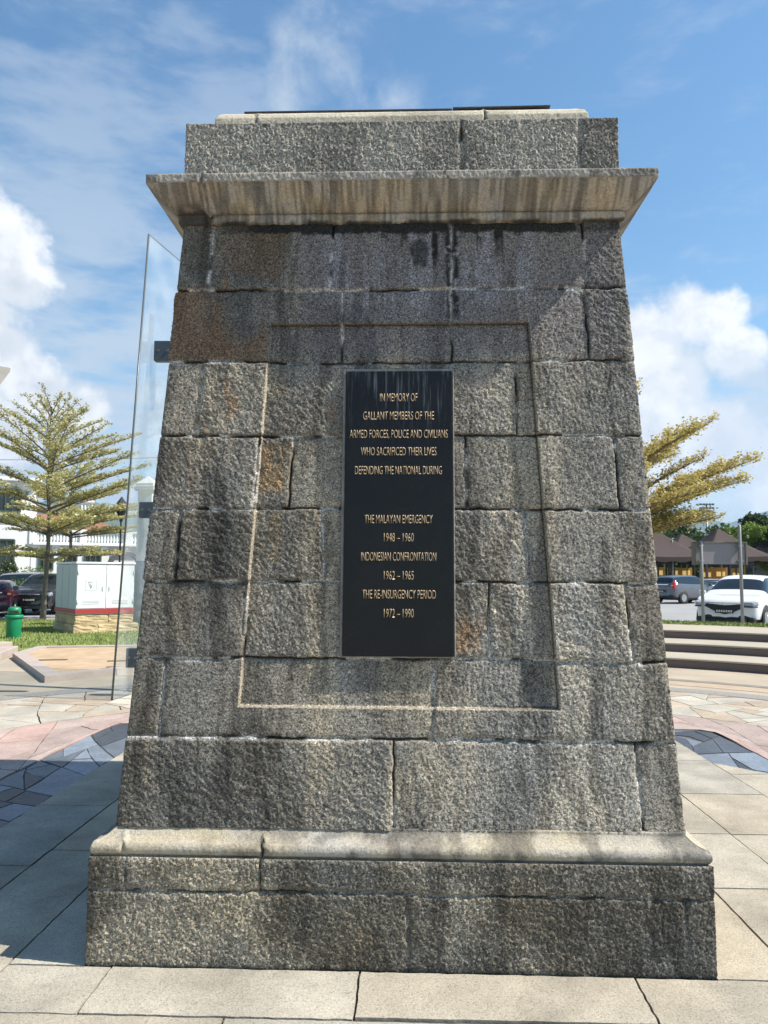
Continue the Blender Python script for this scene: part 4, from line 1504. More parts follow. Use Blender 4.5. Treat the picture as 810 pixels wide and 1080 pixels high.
# small upper loggia with its own balusters
g = MB()
xa, xb = bx(110.5, YB + 4) - ox, bx(122, YB + 4) - ox
z0, z1 = bz(549, YB + 4), bz(529, YB + 4)
g.box(((xa + xb) / 2, 4.3, z1), (xb - xa + 0.2, 0.8, 0.24), 0.03); g.box(((xa + xb) / 2, 4.3, z0 - 0.3), (xb - xa + 0.1, 0.8, 0.7), 0.03)
g.box(((xa + xb) / 2, 4.3, z1 + 0.3), (0.5, 0.6, 0.4), 0.03)
for k in range(4):
    x = xa + (xb - xa) * (k + 0.2) / 3.4
    g.lathe([(0.06, z0), (0.09, z0 + 0.3), (0.05, z0 + 0.6), (0.05, z1 - 0.1)], (x, 4.05, 0), 8)
g.build('loggia', m_white, bl)
# arched porch gable
g = MB()
ca, cz, rr_ = bx(127) - ox, bz(596.0), bx(142.5) - bx(127)
arc_o = [(ca + (rr_ + 0.05) * math.cos(a), cz + (rr_ + 0.05) * math.sin(a) * 0.78) for a in np.linspace(0, math.pi, 17)]
arc_i = [(ca + (rr_ - 0.20) * math.cos(a), cz + (rr_ - 0.20) * math.sin(a) * 0.74) for a in np.linspace(0, math.pi, 17)]
for i in range(16):
    a, b, c, d = arc_o[i], arc_o[i + 1], arc_i[i + 1], arc_i[i]
    for y in (-1.6, -0.8):
        g.quad((a[0], y, a[1]), (b[0], y, b[1]), (c[0], y, c[1]), (d[0], y, d[1]))
    g.quad((a[0], -1.6, a[1]), (b[0], -1.6, b[1]), (b[0], -0.2, b[1]), (a[0], -0.2, a[1]))
    g.quad((d[0], -1.6, d[1]), (c[0], -1.6, c[1]), (c[0], -0.8, c[1]), (d[0], -0.8, d[1]))
g.build('porch_arch', m_shade, bl)
g = MB(); g.box((ca, -0.75, cz / 2), (2 * rr_ - 0.3, 1.2, cz), 0.02); g.build('porch_wall', m_white, bl)

# black street lantern
lp_ = at(128.5, 524, 33.0)
ln = thing('street_lantern', 'black lantern street lamp on thin post in front of the white building', 'street lamp', (lp_[0], 33.0, 0))
zt = lp_[2]
g = MB(); g.lathe([(0.10, 0), (0.09, 0.5), (0.05, 0.6), (0.035, zt - 1.15), (0.06, zt - 1.1)], n=12); g.build('post', m_black, ln)
g = MB(); g.lathe([(0.06, zt - 1.1), (0.10, zt - 0.98), (0.22, zt - 0.62), (0.27, zt - 0.34), (0.20, zt - 0.24), (0.09, zt - 0.1), (0.03, zt)], n=8, smooth=False)
g.build('lantern', m_black, ln)

# eave corner reaching in at the far left
g = MB()
ev = at(11, 388, 21.0)
ea = thing('roof_canopy', 'pale flat canopy roof corner reaching in at the left edge above the tree', 'canopy', (ev[0] - 5 * math.cos(R(40)), 21.0 - 5 * math.sin(R(40)), 0), R(40))
zc = ev[2]
prf = [(0, 0), (-0.35, -0.62), (-9, -0.62), (-9, 0.1), (0, 0.1)]
lo = [g.bm.verts.new((5 + x, 0, zc + z - 0.1)) for x, z in prf]; hi = [g.bm.verts.new((5 + x, 7.5, zc + z - 0.1)) for x, z in prf]
g.bm.faces.new(lo[::-1]); g.bm.faces.new(hi)
for i in range(5): g.bm.faces.new((lo[i], lo[(i + 1) % 5], hi[(i + 1) % 5], hi[i]))
g.build('roof', mat('weathered_eave', (0.30, 0.28, 0.25), 0.8, var=0.15, vscale=2), ea)
for (x, y) in ((-3.2, 1.2), (-3.2, 6.3)):
    g = MB(); g.lathe([(0.16, 0), (0.14, zc - 0.75)], (x, y, 0), 14); g.build('column', m_cream, ea)

# overhead cable
w0, w1 = at(-330, 470, 40.0), at(225, 480, 44.0)
cb_ = thing('overhead_cable', 'thin overhead cable strung across behind the tree on the left', 'cable', (w1[0], w1[1], 0))
pts = []
for k in range(25):
    t_ = k / 24; p_ = w0 * (1 - t_) + w1 * t_
    pts.append(tuple(p_ - np.array([w1[0], w1[1], 0]) - np.array([0, 0, 0.5 * 4 * t_ * (1 - t_)])))
g = MB(); g.tube(pts, 0.016, 5); g.build('wire', m_shade, cb_)
g = MB(); g.lathe([(0.13, 0), (0.09, w1[2] + 0.3)], n=10); g.build('pole', mat('pole_wood', (0.15, 0.13, 0.11), 0.9), cb_)
g = MB(); g.lathe([(0.13, 0), (0.09, w0[2] + 0.3)], (w0[0] - w1[0], w0[1] - w1[1], 0), n=10); g.build('pole', MATS['pole_wood'], cb_)

# ==================================================================================================
#                                  TREES
# ==================================================================================================
def leaf_mat(name, c1, c2, trans=0.35, rough=0.6):
    m = bpy.data.materials.new(name); m.use_nodes = True
    q = NT(m.node_tree)
    o = q.n('ShaderNodeOutputMaterial')
    at_ = q.n('ShaderNodeVertexColor', layer_name='tint')
    sc = q.n('ShaderNodeSeparateColor'); q.l(at_.outputs[0], sc.inputs[0])
    col = q.mix(sc.outputs[0], c1, c2)
    d = q.n('ShaderNodeBsdfDiffuse'); q.l(col, d.inputs[0])
    t_ = q.n('ShaderNodeBsdfTranslucent')
    q.l(q.mix(0.5, col, tuple(min(1, x * 1.25) for x in c2)), t_.inputs[0])
    mx = q.n('ShaderNodeMixShader'); mx.inputs[0].default_value = trans
    q.l(d.outputs[0], mx.inputs[1]); q.l(t_.outputs[0], mx.inputs[2])
    gl = q.n('ShaderNodeBsdfGlossy'); gl.inputs['Roughness'].default_value = 0.45
    m2 = q.n('ShaderNodeMixShader'); m2.inputs[0].default_value = 0.04
    q.l(mx.outputs[0], m2.inputs[1]); q.l(gl.outputs[0], m2.inputs[2])
    q.l(m2.outputs[0], o.inputs[0])
    return m


def leaves_mesh(name, P, size, seed, tone=None, flat=0.5):
    """one small kite-shaped face per leaf"""
    rg = np.random.default_rng(seed)
    P = np.asarray(P, float); n = len(P)
    a = rg.normal(size=(n, 3)); a[:, 2] *= (1 - flat)
    a /= np.linalg.norm(a, axis=1, keepdims=True) + 1e-9
    b = rg.normal(size=(n, 3)); b[:, 2] *= (1 - flat)
    b -= a * (a * b).sum(1, keepdims=True)
    b /= np.linalg.norm(b, axis=1, keepdims=True) + 1e-9
    s = size * rg.uniform(0.6, 1.35, (n, 1))
    V = np.stack([P - a * s, P + b * s * 0.55, P + a * s, P - b * s * 0.55], 1).reshape(-1, 3)
    t_ = rg.random(n) if tone is None else np.clip(tone + rg.normal(0, 0.18, n), 0, 1)
    C = np.repeat(np.stack([t_, t_, t_], 1), 4, 0)
    return np_mesh(name, V, np.arange(4 * n).reshape(-1, 4), False, None, C)


m_bark = mat('grey_bark', (0.16, 0.135, 0.11), 0.95, var=0.35, vscale=9, bump=0.01, bscale=30)
m_var = leaf_mat('variegated_leaf', (0.22, 0.215, 0.065), (0.50, 0.46, 0.20), 0.4)
m_gold = leaf_mat('golden_leaf', (0.27, 0.215, 0.05), (0.52, 0.43, 0.15), 0.4)


def tiered_tree(name, label, base, H, limbs, trunk_r, leaf_m, seed, lean=(0, 0), leaf=0.05, dens=1.0, group=None, bare=0.18, droop=0.0, spread=0.032, limb_k=1.0):
    """tiered umbrella tree: limbs = (height, azimuth deg, length, rise) each carrying a flat feathery spray"""
    rg = np.random.default_rng(seed)
    tr_ = thing(name, label, 'tree', tuple(base), 0, group)
    g = MB()
    tp = [(lean[0] * k * k + 0.04 * math.sin(k * 7 + seed), lean[1] * k * k + 0.04 * math.cos(k * 5 + seed), H * k) for k in np.linspace(0, 1, 12)]
    g.tube(tp, [trunk_r * (1.25 if k == 0 else 1) * (1 - 0.88 * k / 11) + 0.01 for k in range(12)], 10)
    LP = []; LT = []
    for (z, az, ln_, rise) in limbs:
        k = z / H
        p0 = np.array([lean[0] * k * k, lean[1] * k * k, z])
        a = R(az); d = np.array([math.cos(a), math.sin(a), 0])
        side = np.array([-d[1], d[0], 0])
        bend = rg.uniform(-0.06, 0.06)
        def pt(s):
            return p0 + d * ln_ * s + side * ln_ * bend * s * s + np.array([0, 0, rise * ln_ * (s ** 0.85) - droop * ln_ * s * s])
        npt = 8
        r0 = trunk_r * 0.42 * (1 - k * 0.6) * min(1, ln_ / 2.5) * limb_k + 0.008
        g.tube([pt(s) for s in np.linspace(0, 1, npt)], [r0 * (1 - 0.9 * s) + 0.004 for s in np.linspace(0, 1, npt)], 6)
        # side twigs in a fan, each with leaves along its upper side
        nt = max(5, int(ln_ * 6))
        for j in range(nt):
            s = bare + (1 - bare) * (j + rg.random()) / nt
            q0 = pt(min(s, 0.99))
            sg = 1 if j % 2 else -1
            tl = ln_ * 0.34 * (1.02 - s) ** 0.6 * rg.uniform(0.6, 1.2) + 0.10
            td = d * rg.uniform(0.75, 1.0) + side * sg * rg.uniform(0.4, 0.95) + np.array([0, 0, rise * 0.9 + rg.uniform(0.0, 0.22)])
            td /= np.linalg.norm(td)
            q1 = q0 + td * tl
            g.tube([q0, (q0 + q1) / 2 + np.array([0, 0, 0.02]), q1], [0.010, 0.007, 0.003], 4, cap=False)
            nl = int(tl * 58 * dens) + 4
            ss = rg.random(nl) ** 0.8
            pos = q0 + (q1 - q0) * ss[:, None] + rg.normal(0, 1, (nl, 3)) * np.array([0.06, 0.06, spread]) + np.array([0, 0, 0.03])
            LP.append(pos); LT.append(0.35 + 0.5 * ss)
    g.build('trunk', m_bark, tr_)
    LP = np.concatenate(LP); LT = np.concatenate(LT)
    link_mesh('crown', leaves_mesh('crown', LP, leaf, seed, LT), leaf_m, tr_)
    return tr_


# left tree: feathery tiers
def tiers(H, spec, seed):
    rg = random.Random(seed)
    out = []
    for (z, r, n, rise) in spec:
        a0 = rg.uniform(0, 360)
        for k in range(n):
            out.append((z + rg.uniform(-0.12, 0.12), a0 + 360 * k / n + rg.uniform(-14, 14), r * rg.uniform(0.82, 1.12), rise + rg.uniform(-0.06, 0.08)))
    return out


TB = G(46, 653.5)
sp = [(2.15, 2.3, 6, 0.06), (3.0, 3.1, 6, 0.16), (3.95, 3.1, 6, 0.27), (4.6, 3.1, 6, 0.35), (5.2, 2.7, 6, 0.42), (5.75, 2.2, 6, 0.5), (6.25, 1.7, 5, 0.6), (6.7, 1.2, 5, 0.75), (7.05, 0.75, 4, 1.1), (7.3, 0.5, 4, 1.6)]
LT_ = tiers(7.7, sp, 11)
# long limb at the right with its upright, as the photograph shows
LT_ += [(3.7, -12, 3.6, 0.33), (4.3, 8, 3.4, 0.36), (3.3, 0, 3.2, 0.22), (5.4, 15, 3.0, 0.44), (3.1, -35, 3.0, 0.25)]
tiered_tree('variegated_tree', 'tiered tree with feathery yellow green sprays on the lawn beside the cabinet', TB, 7.6, LT_, 0.08, m_var, 5, leaf=0.046, dens=1.1)
TB2 = at(72, 640, 33.0); TB2[2] = 0
sp2 = [(2.4, 2.4, 6, 0.08), (3.3, 3.0, 7, 0.14), (4.0, 2.8, 7, 0.2), (4.7, 2.2, 7, 0.3), (5.3, 1.6, 6, 0.4), (5.9, 0.9, 5, 0.6)]
tiered_tree('variegated_tree', 'smaller tiered tree with reddish trunk standing behind the cabinet', TB2, 6.3, tiers(6.3, sp2, 12) + [(3.3, -5, 3.2, 0.12), (3.9, 5, 3.2, 0.2)], 0.09, m_var, 6, leaf=0.055, dens=0.9)

# right tree: golden, its trunk hidden by the memorial, on the terrace
TD = 19.5
TX = (655 - 405) / F_PX * TD


def limb_to(u, v, Y, z0):
    """limb from the trunk at height z0 whose tip shows at pixel (u, v)"""
    p_ = at(u, v, Y)
    d = np.array([p_[0] - TX, Y - TD])
    l = np.hypot(*d)
    return (z0, math.degrees(math.atan2(d[1], d[0])), l, (p_[2] - 0.5 - z0) / l)


RL = [limb_to(752, 439, 19.0, 3.4), limb_to(730, 452, 20.0, 3.6), limb_to(796, 478, 19.0, 2.6), limb_to(787, 499, 19.8, 2.3), limb_to(768, 487, 20.6, 2.5), 
      limb_to(742, 478, 19.2, 2.9), limb_to(720, 449, 19.3, 3.6), limb_to(758, 541, 19.5, 2.0), limb_to(735, 541, 18.8, 2.0), limb_to(746, 538, 20.2, 2.1), limb_to(725, 536, 19.8, 2.1), limb_to(712, 528, 19.0, 2.3),
      limb_to(758, 507, 19.0, 2.4), limb_to(737, 515, 18.6, 2.3)]
RL += [x for x in tiers(6.6, [(1.7, 2.2, 6, 0.12), (2.6, 3.0, 7, 0.25), (3.5, 2.6, 7, 0.42), (4.4, 2.0, 6, 0.5), (5.2, 1.4, 6, 0.6), (5.9, 0.8, 5, 0.8)], 21) if not (-30 < ((x[1] + 180) % 360) - 180 < 40) and not ((x[0] < 2.2 or x[0] > 4.0) and -80 < ((x[1] + 180) % 360) - 180 < 85)]
tiered_tree('golden_tree', 'golden leaved tree with rising sprays on the right behind the memorial', (TX, TD, 0.5), 6.6, RL, 0.14, m_gold, 8, leaf=0.040, dens=2.5, bare=0.2, droop=0.05, spread=0.075, limb_k=1.5)


def bushy_tree(name, label, base, H, R_, leaf_m, seed, n=9000, leaf=0.16, trunk=0.2, squash=0.8, group=None, lobes=9, low=0.3):
    """broad tree: limbs to several lobes, leaves scattered through their volume"""
    rg = np.random.default_rng(seed)
    tr_ = thing(name, label, 'tree', tuple(base), 0, group)
    g = MB()
    g.tube([(0, 0, 0), (0.05 * R_, 0, H * 0.25), (0, 0.05 * R_, H * 0.55)], [trunk * 1.3, trunk, trunk * 0.6], 9)
    P = []; T = []
    for k in range(lobes):
        a = rg.uniform(0, 6.28); r = R_ * 0.72 * math.sqrt(rg.random())
        c = np.array([r * math.cos(a), r * math.sin(a), H * rg.uniform(low + 0.12, 0.86)])
        lr = R_ * rg.uniform(0.30, 0.50)
        g.tube([(0, 0, H * 0.3), tuple(c * np.array([0.5, 0.5, 0.75])), tuple(c)], [trunk * 0.5, trunk * 0.3, trunk * 0.1], 6)
        m = n // lobes
        v = rg.normal(size=(m, 3)); v /= np.linalg.norm(v, axis=1, keepdims=True)
        rad = lr * (0.55 + 0.5 * rg.random((m, 1)) ** 0.5)
        wob = 1 + 0.28 * np.sin(v[:, :1] * 5 + k) * np.sin(v[:, 1:2] * 6 + 2 * k)
        pts = c + v * rad * wob * np.array([1, 1, squash])
        P.append(pts); T.append(0.45 + 0.3 * rg.normal() * np.ones(m))
    g.build('trunk', m_bark, tr_)
    P = np.concatenate(P); P[:, 2] = np.maximum(P[:, 2], 0.15)
    link_mesh('crown', leaves_mesh('crown', P, leaf, seed, np.concatenate(T), 0.2), leaf_m, tr_)
    return tr_


m_lf1 = leaf_mat('dark_leaf', (0.022, 0.045, 0.014), (0.07, 0.11, 0.03), 0.25)
m_lf2 = leaf_mat('bright_leaf', (0.06, 0.12, 0.018), (0.20, 0.28, 0.045), 0.4)
m_lf3 = leaf_mat('mid_leaf', (0.035, 0.07, 0.018), (0.10, 0.15, 0.035), 0.3)
GB = 'trees along the far side of the car park'


def tree_at(u, Y, vtop, R_, lm, seed, label, n=8000, leaf=0.2, name='broadleaf_tree', **kw):
    x = (u - 405) / F_PX * Y
    H = CAM_H + (HOR - vtop) / F_PX * Y
    return bushy_tree(name, label, (x, Y, 0.05), H, R_, lm, seed, n, leaf, group=GB, **kw)


tree_at(809, 70, 537, 2.8, m_lf1, 31, 'dark tall tree at the right edge above the light green one', 7000, 0.22)
tree_at(788, 68, 556, 3.4, m_lf2, 32, 'light green spreading tree beside the sign post on the right', 14000, 0.16, squash=0.7)
tree_at(817, 60, 548, 2.9, m_lf2, 33, 'light green tree cut by the right edge of the photo', 9000, 0.16)
tree_at(757, 84, 561, 4.0, m_lf3, 34, 'mid green tree behind the tallest brown canopy peak', 8000, 0.24)
tree_at(735, 88, 559, 4.2, m_lf3, 35, 'mid green tree left of the floodlight mast', 8000, 0.24)
tree_at(712, 78, 551, 3.6, m_lf1, 36, 'dark green tree just right of the memorial behind the golden sprays', 9000, 0.22)
tree_at(691, 70, 552, 4.0, m_lf1, 37, 'dark green tree half hidden by the memorial', 9000, 0.22)
tree_at(775, 100, 562, 4.5, m_lf1, 38, 'dark far tree between the floodlight mast and the light green tree', 6000, 0.28)
tree_at(655, 80, 545, 5.5, m_lf3, 39, 'broad tree behind the memorial on the right', 6000, 0.28)

# shrubs on the left by the road
def shrub(label, u, Y, vtop, R_, lm, seed, n=2500, leaf=0.08, name='shrub', cat='shrub', wide=1.0, z=0.0):
    x = (u - 405) / F_PX * Y
    H = CAM_H + (HOR - vtop) / F_PX * Y - z
    rg = np.random.default_rng(seed)
    tr_ = thing(name, label, cat, (x, Y, z), 0)
    g = MB()
    for k in range(5):
        a = rg.uniform(0, 6.28)
        g.tube([(0, 0, 0), (R_ * 0.3 * math.cos(a), R_ * 0.3 * math.sin(a), H * 0.6)], [0.03, 0.012], 5)
    g.build('stem', m_bark, tr_)
    v = rg.normal(size=(n, 3)); v /= np.linalg.norm(v, axis=1, keepdims=True)
    r = 0.5 + 0.5 * rg.random((n, 1)) ** 0.6
    r = r * (1 + 0.25 * np.sin(v[:, :1] * 6 + seed) * np.sin(v[:, 1:2] * 7))
    P = v * r * np.array([R_ * wide, R_, H * 0.5]) + np.array([0, 0, H * 0.5]); P[:, 2] = np.clip(P[:, 2], 0.02, None)
    link_mesh('foliage', leaves_mesh('foliage', P, leaf, seed, None, 0.2), lm, tr_)
    return tr_


m_brl = leaf_mat('russet_leaf', (0.16, 0.09, 0.03), (0.30, 0.19, 0.06), 0.3)
shrub('low russet clipped hedge bush at the left edge beyond the cars', 8, 40, 611, 1.2, m_brl, 41, 3000, 0.07, wide=1.5)
shrub('low green bush beside the russet hedge on the left', 27, 39, 606, 0.9, m_lf2, 42, 2500, 0.07, wide=1.4)
shrub('small dark ball topped shrub against the white wall on the left', 10, 43, 592, 0.55, m_lf1, 43, 1500, 0.07, z=0.9)
shrub('round green bush between purple car and dark car', 24, 36, 612, 0.7, m_lf3, 44, 2000, 0.06, wide=1.3)
shrub('pale green bush at the wall foot behind the tree trunk', 40, 42, 600, 0.8, m_lf2, 45, 2000, 0.07, wide=1.5)

# ==================================================================================================
#                                  RIGHT SIDE: STEPS, SIGN, TENTS, CARS
# ==================================================================================================
m_ris = mat('brown_riser_stone', (0.15, 0.108, 0.092), 0.8, var=0.2, vscale=1.5, bump=0.002, bscale=40)
m_tread = mat('pale_tread_concrete', (0.36, 0.315, 0.245), 0.85, var=0.12, vscale=1.0, bump=0.002, bscale=60)
st = thing('terrace_steps', 'three broad curved steps with dark brown risers and pale treads', 'steps', (0, 0, 0))


def ring_part(name, r0, r1, z0, z1, mt, a0=-30, a1=86, n=110, rnd_=0.012):
    A = np.radians(np.linspace(a0, a1, n + 1))
    bm = bmesh.new(); rows = []
    prof = [(r0, z0), (r0, z1 - rnd_), (r0 + rnd_, z1), (r1, z1), (r1, z0)]
    for a in A:
        c, s = math.cos(a), math.sin(a)
        rows.append([bm.verts.new(tuple(L2W(CX + r * c, CY + r * s, z))) for r, z in prof])
    for i in range(n):
        for k in range(5):
            bm.faces.new((rows[i][k], rows[i][(k + 1) % 5], rows[i + 1][(k + 1) % 5], rows[i + 1][k]))
    bm.faces.new(rows[0]); bm.faces.new(rows[-1][::-1])
    bmesh.ops.recalc_face_normals(bm, faces=bm.faces)
    me = bpy.data.meshes.new(name); bm.to_mesh(me); bm.free()
    return link_mesh(name, me, mt, st)


for k, (r0, r1) in enumerate(((9.97, 11.12), (11.1, 12.28), (12.26, 13.9))):
    z = 0.17 * (k + 1)
    a0 = -30
    ring_part('riser', r0 + 0.02, r1 + 0.3, 0.0 if k == 0 else z - 0.175, z - 0.035, m_ris, a0)
    ring_part('tread', r0, r1 + 0.3, z - 0.0345, z, m_tread, a0, rnd_=0.01)
m_bank = mat('terrace_grass', (0.13, 0.155, 0.04), 0.95, var=0.4, vscale=2.0, bump=0.03, bscale=20)
tag(annulus('grass_bank', 14.2, 15.5, 0.512, m_bank, -30, 86, h=0.5), kind='structure')
nbl = 16000
rg = np.random.default_rng(9)
a = np.radians(rg.uniform(20, 80, nbl)); r = rg.uniform(14.2, 15.45, nbl)
bx_, by_ = CX + r * np.cos(a), CY + r * np.sin(a)
Wd = SITE[None, :] + EX[None, :] * bx_[:, None] + EY[None, :] * by_[:, None]
h = rg.uniform(0.02, 0.06, nbl); aa = rg.uniform(0, 6.28, nbl)
V = np.zeros((nbl, 3, 3)); V[:, 0] = Wd + np.c_[np.cos(aa) * .012, np.sin(aa) * .012, np.full(nbl, .51)]
V[:, 1] = Wd - np.c_[np.cos(aa) * .012, np.sin(aa) * .012, np.full(nbl, -.51)]; V[:, 2] = Wd + np.c_[rg.uniform(-.03, .03, nbl), rg.uniform(-.03, .03, nbl), 0.51 + h]
tag(link_mesh('terrace_grass', np_mesh('terrace_grass', V.reshape(-1, 3), None, False, np.arange(3 * nbl).reshape(-1, 3)), m_blade), kind='stuff')

# sign board on two posts, seen from behind
SY = 19.4
pa, pb = at(742, 660, SY), at(783.5, 660, SY)
m_gal = mat('galvanised_steel', (0.30, 0.30, 0.285), 0.45, 0.4, var=0.1, vscale=5)
m_sign = mat('grey_sign_back', (0.25, 0.23, 0.24), 0.6, var=0.05, vscale=2)
sg = thing('sign_board', 'plain grey sign board on two steel posts seen from behind', 'sign', ((pa[0] + pb[0]) / 2, SY, 0.09))
hw_ = (pb[0] - pa[0]) / 2
def sz(v): return CAM_H + (HOR - v) / F_PX * SY - 0.09
for s, vt in ((-1, 570), (1, 552.5)):
    g = MB(); g.lathe([(0.042, 0), (0.04, sz(vt)), (0.025, sz(vt) + 0.02)], (s * hw_, 0, 0), 14); g.build('post', m_gal, sg)
g = MB()
zt_, zb_ = sz(571), sz(593.5)
g.box((0.02, 0.14, (zt_ + zb_) / 2), (2 * hw_ + 0.30, 0.12, zt_ - zb_), 0.012); bd_ = g.build('board', m_sign, sg)
g = MB()
for s in (-1, 1):
    g.box((0.02 + s * (hw_ + 0.165), 0.13, (zt_ + zb_) / 2), (0.05, 0.17, zt_ - zb_ + 0.04), 0.006)
g.box((0.02, 0.13, zt_ + 0.012), (2 * hw_ + 0.36, 0.17, 0.03), 0.005)
g.build('board_frame', mat('dark_olive_frame', (0.14, 0.13, 0.10), 0.6), bd_)
for s in (-1, 1):
    for z in (zt_ - 0.08, zb_ + 0.08):
        g = MB(); g.box((s * hw_, 0.03, z), (0.14, 0.12, 0.03), 0.004); g.build('bracket', m_gal, sg)

# thin lamp post in front of the stalls
lpp = at(710, 607, 52.0)
pl_ = thing('lamp_post', 'thin pale post standing in front of the left brown canopy', 'post', (lpp[0], 52.0, 0.08))
g = MB(); g.lathe([(0.09, 0), (0.06, 0.3), (0.05, CAM_H + (HOR - 570) / F_PX * 52), (0.02, CAM_H + (HOR - 569) / F_PX * 52)], n=10); g.build('pole', m_gal, pl_)
g = MB(); g.box((0, 0, 0.04), (0.35, 0.35, 0.08), 0.01); g.build('base_plate', m_gal, pl_)

# brown conical tents
m_tent = mat('brown_canvas', (0.040, 0.024, 0.020), 0.85, var=0.15, vscale=0.8)
m_tfr = mat('dark_tent_frame', (0.03, 0.028, 0.026), 0.6)


def tent(u, vpk, vev, Y, half, label):
    x = (u - 405) / F_PX * Y
    zp = CAM_H + (HOR - vpk) / F_PX * Y; ze = CAM_H + (HOR - vev) / F_PX * Y
    tn = thing('canopy_tent', label, 'tent', (x, Y, 0.08), R(8), 'brown conical tents by the car park')
    zp -= 0.08; ze -= 0.08
    bm = bmesh.new(); rings = []
    n = 12
    for k in range(15):
        s = k / 14                         # 0 at the eave, 1 at the peak
        hh_ = half * (1 - s) + 0.04
        z = ze + (zp - ze) * (s ** 1.35 * 0.75 + 0.25 * s)
        ring = []
        for side in range(4):
            for j in range(n):
                t_ = -1 + 2 * j / n
                p_ = [(t_, -1), (1, t_), (-t_, 1), (-1, -t_)][side]
                ring.append(bm.verts.new((p_[0] * hh_, p_[1] * hh_, z - 0.10 * half * (1 - t_ * t_) * (1 - s) * 0.35)))
        rings.append(ring)
    m_ = len(rings[0])
    for i in range(14):
        for j in range(m_):
            f = bm.faces.new((rings[i][j], rings[i][(j + 1) % m_], rings[i + 1][(j + 1) % m_], rings[i + 1][j])); f.smooth = True
    bm.faces.new(rings[-1])
    low = [bm.verts.new((v.co.x, v.co.y, v.co.z - 0.32 + 0.06 * math.cos(k * 2.1))) for k, v in enumerate(rings[0])]
    for j in range(m_):
        bm.faces.new((low[j], low[(j + 1) % m_], rings[0][(j + 1) % m_], rings[0][j]))
    me = bpy.data.meshes.new('canvas'); bm.to_mesh(me); bm.free()
    cv = link_mesh('canvas', me, m_tent, tn)
    g = MB(); g.lathe([(0.05, zp - 0.1), (0.06, zp + 0.12), (0.02, zp + 0.25)], n=8); g.build('finial', m_tfr, cv)
    for sx_ in (-1, 1):
        for sy_ in (-1, 1):
            g = MB(); g.box((sx_ * half * 0.95, sy_ * half * 0.95, ze / 2), (0.09, 0.09, ze), 0.008); g.build('leg', m_tfr, tn)
    return tn


tent(758, 556, 585.5, 55, 2.55, 'brown conical tent peaking above the sign board')
tent(719.5, 562, 585.5, 58, 2.5, 'smaller brown conical tent between the memorial and the sign')
tent(689, 556, 586, 53, 2.6, 'brown conical tent half hidden by the memorial')
tent(803, 571, 585.5, 60, 2.6, 'low brown tent at the right edge behind the white car')
# stalls under them
m_yel = mat('yellow_board', (0.62, 0.40, 0.09), 0.7, var=0.25, vscale=1.5)
m_yel2 = mat('orange_board', (0.55, 0.27, 0.06), 0.7, var=0.25, vscale=1.5)
m_yglow = mat('stall_glow_board', (0.8, 0.6, 0.25), 0.6, emit=(1.0, 0.66, 0.22), es=0.28)  # boards given an added yellow glow to brighten the stalls


def stall(u0, u1, Y, label, seed, warm=True):
    rr = random.Random(seed)
    x0, x1 = (u0 - 405) / F_PX * Y, (u1 - 405) / F_PX * Y
    s_ = thing('food_stall', label, 'stall', ((x0 + x1) / 2, Y, 0.08), 0, 'stalls under the brown tents')
    w_ = x1 - x0
    g = MB(); g.box((0, 0.9, 1.15), (w_, 0.08, 2.2), 0.01); g.build('back_wall', m_yel if warm else m_yel2, s_)
    g = MB(); g.box((0, -0.3, 0.5), (w_ * 0.94, 0.6, 0.95), 0.02); g.box((0, -0.32, 0.99), (w_, 0.72, 0.05), 0.01); g.build('counter', m_yel2 if warm else m_yel, s_)
    n_ = max(2, int(w_ / 1.1))
    for k in range(n_ + 1):
        g = MB(); g.box((-w_ / 2 + w_ * k / n_, -0.55, 1.25), (0.08, 0.08, 2.4), 0.006); g.build('post', m_yel if k % 2 else m_tfr, s_)
    for k in range(n_):
        g = MB(); g.box((-w_ / 2 + w_ * (k + 0.5) / n_, 0.84, 1.75 + rr.uniform(-0.1, 0.1)), (w_ / n_ * 0.6, 0.05, 0.35), 0.01); g.build('glow_board', m_yglow, s_)
    for k in range(n_ * 2):
        g = MB(); hh_ = rr.uniform(0.18, 0.4); g.lathe([(0.12, 1.02), (0.14, 1.02 + hh_), (0.05, 1.06 + hh_)], (-w_ / 2 + w_ * (k + 0.5) / (n_ * 2), -0.3, 0), 10); g.build('food_jar', [m_white, m_tfr, m_yel2, m_red][k % 4], s_)
    return s_


stall(691, 704, 56, 'dim yellow stall beside the memorial edge', 1)
stall(708, 734, 60, 'yellow lit stall left of the sign post', 2)
stall(742, 772, 57, 'long orange and yellow stall under the sign board', 3, False)
stall(776, 786, 62, 'narrow yellow stall right of the sign board', 4)

# low white roofed hall far behind, grey tiled roof at right
YH = 88.0
m_dwall = mat('shaded_wall', (0.10, 0.10, 0.095), 0.9, var=0.2, vscale=0.6)
hl = thing('long_hall', 'long low hall with thin white roof edge behind the brown tents', 'building', ((740 - 405) / F_PX * YH, YH, 0))
g = MB(); zt_ = CAM_H + (HOR - 568) / F_PX * YH
g.box((0, 4, zt_ - 0.05), (17, 9, 0.42), 0.05); g.build('roof', m_white, hl)
g = MB(); g.box((0, 4.3, (zt_ - 0.3) / 2), (16, 7.6, zt_ - 0.3), 0.02); g.build('wall', m_dwall, hl)
for k in range(6):
    g = MB(); g.box((-6.8 + 2.7 * k, 0.45, 2.2), (1.5, 0.1, 1.4), 0.01); g.build('window', m_dgreen, hl)
YR = 64.0
xr = (812 - 405) / F_PX * YR
hs_ = thing('tiled_house', 'house with grey tiled hip roof at the right edge behind the white car', 'building', (xr, YR, 0))
ze, zr = CAM_H + (HOR - 586) / F_PX * YR, CAM_H + (HOR - 566) / F_PX * YR
g = MB()
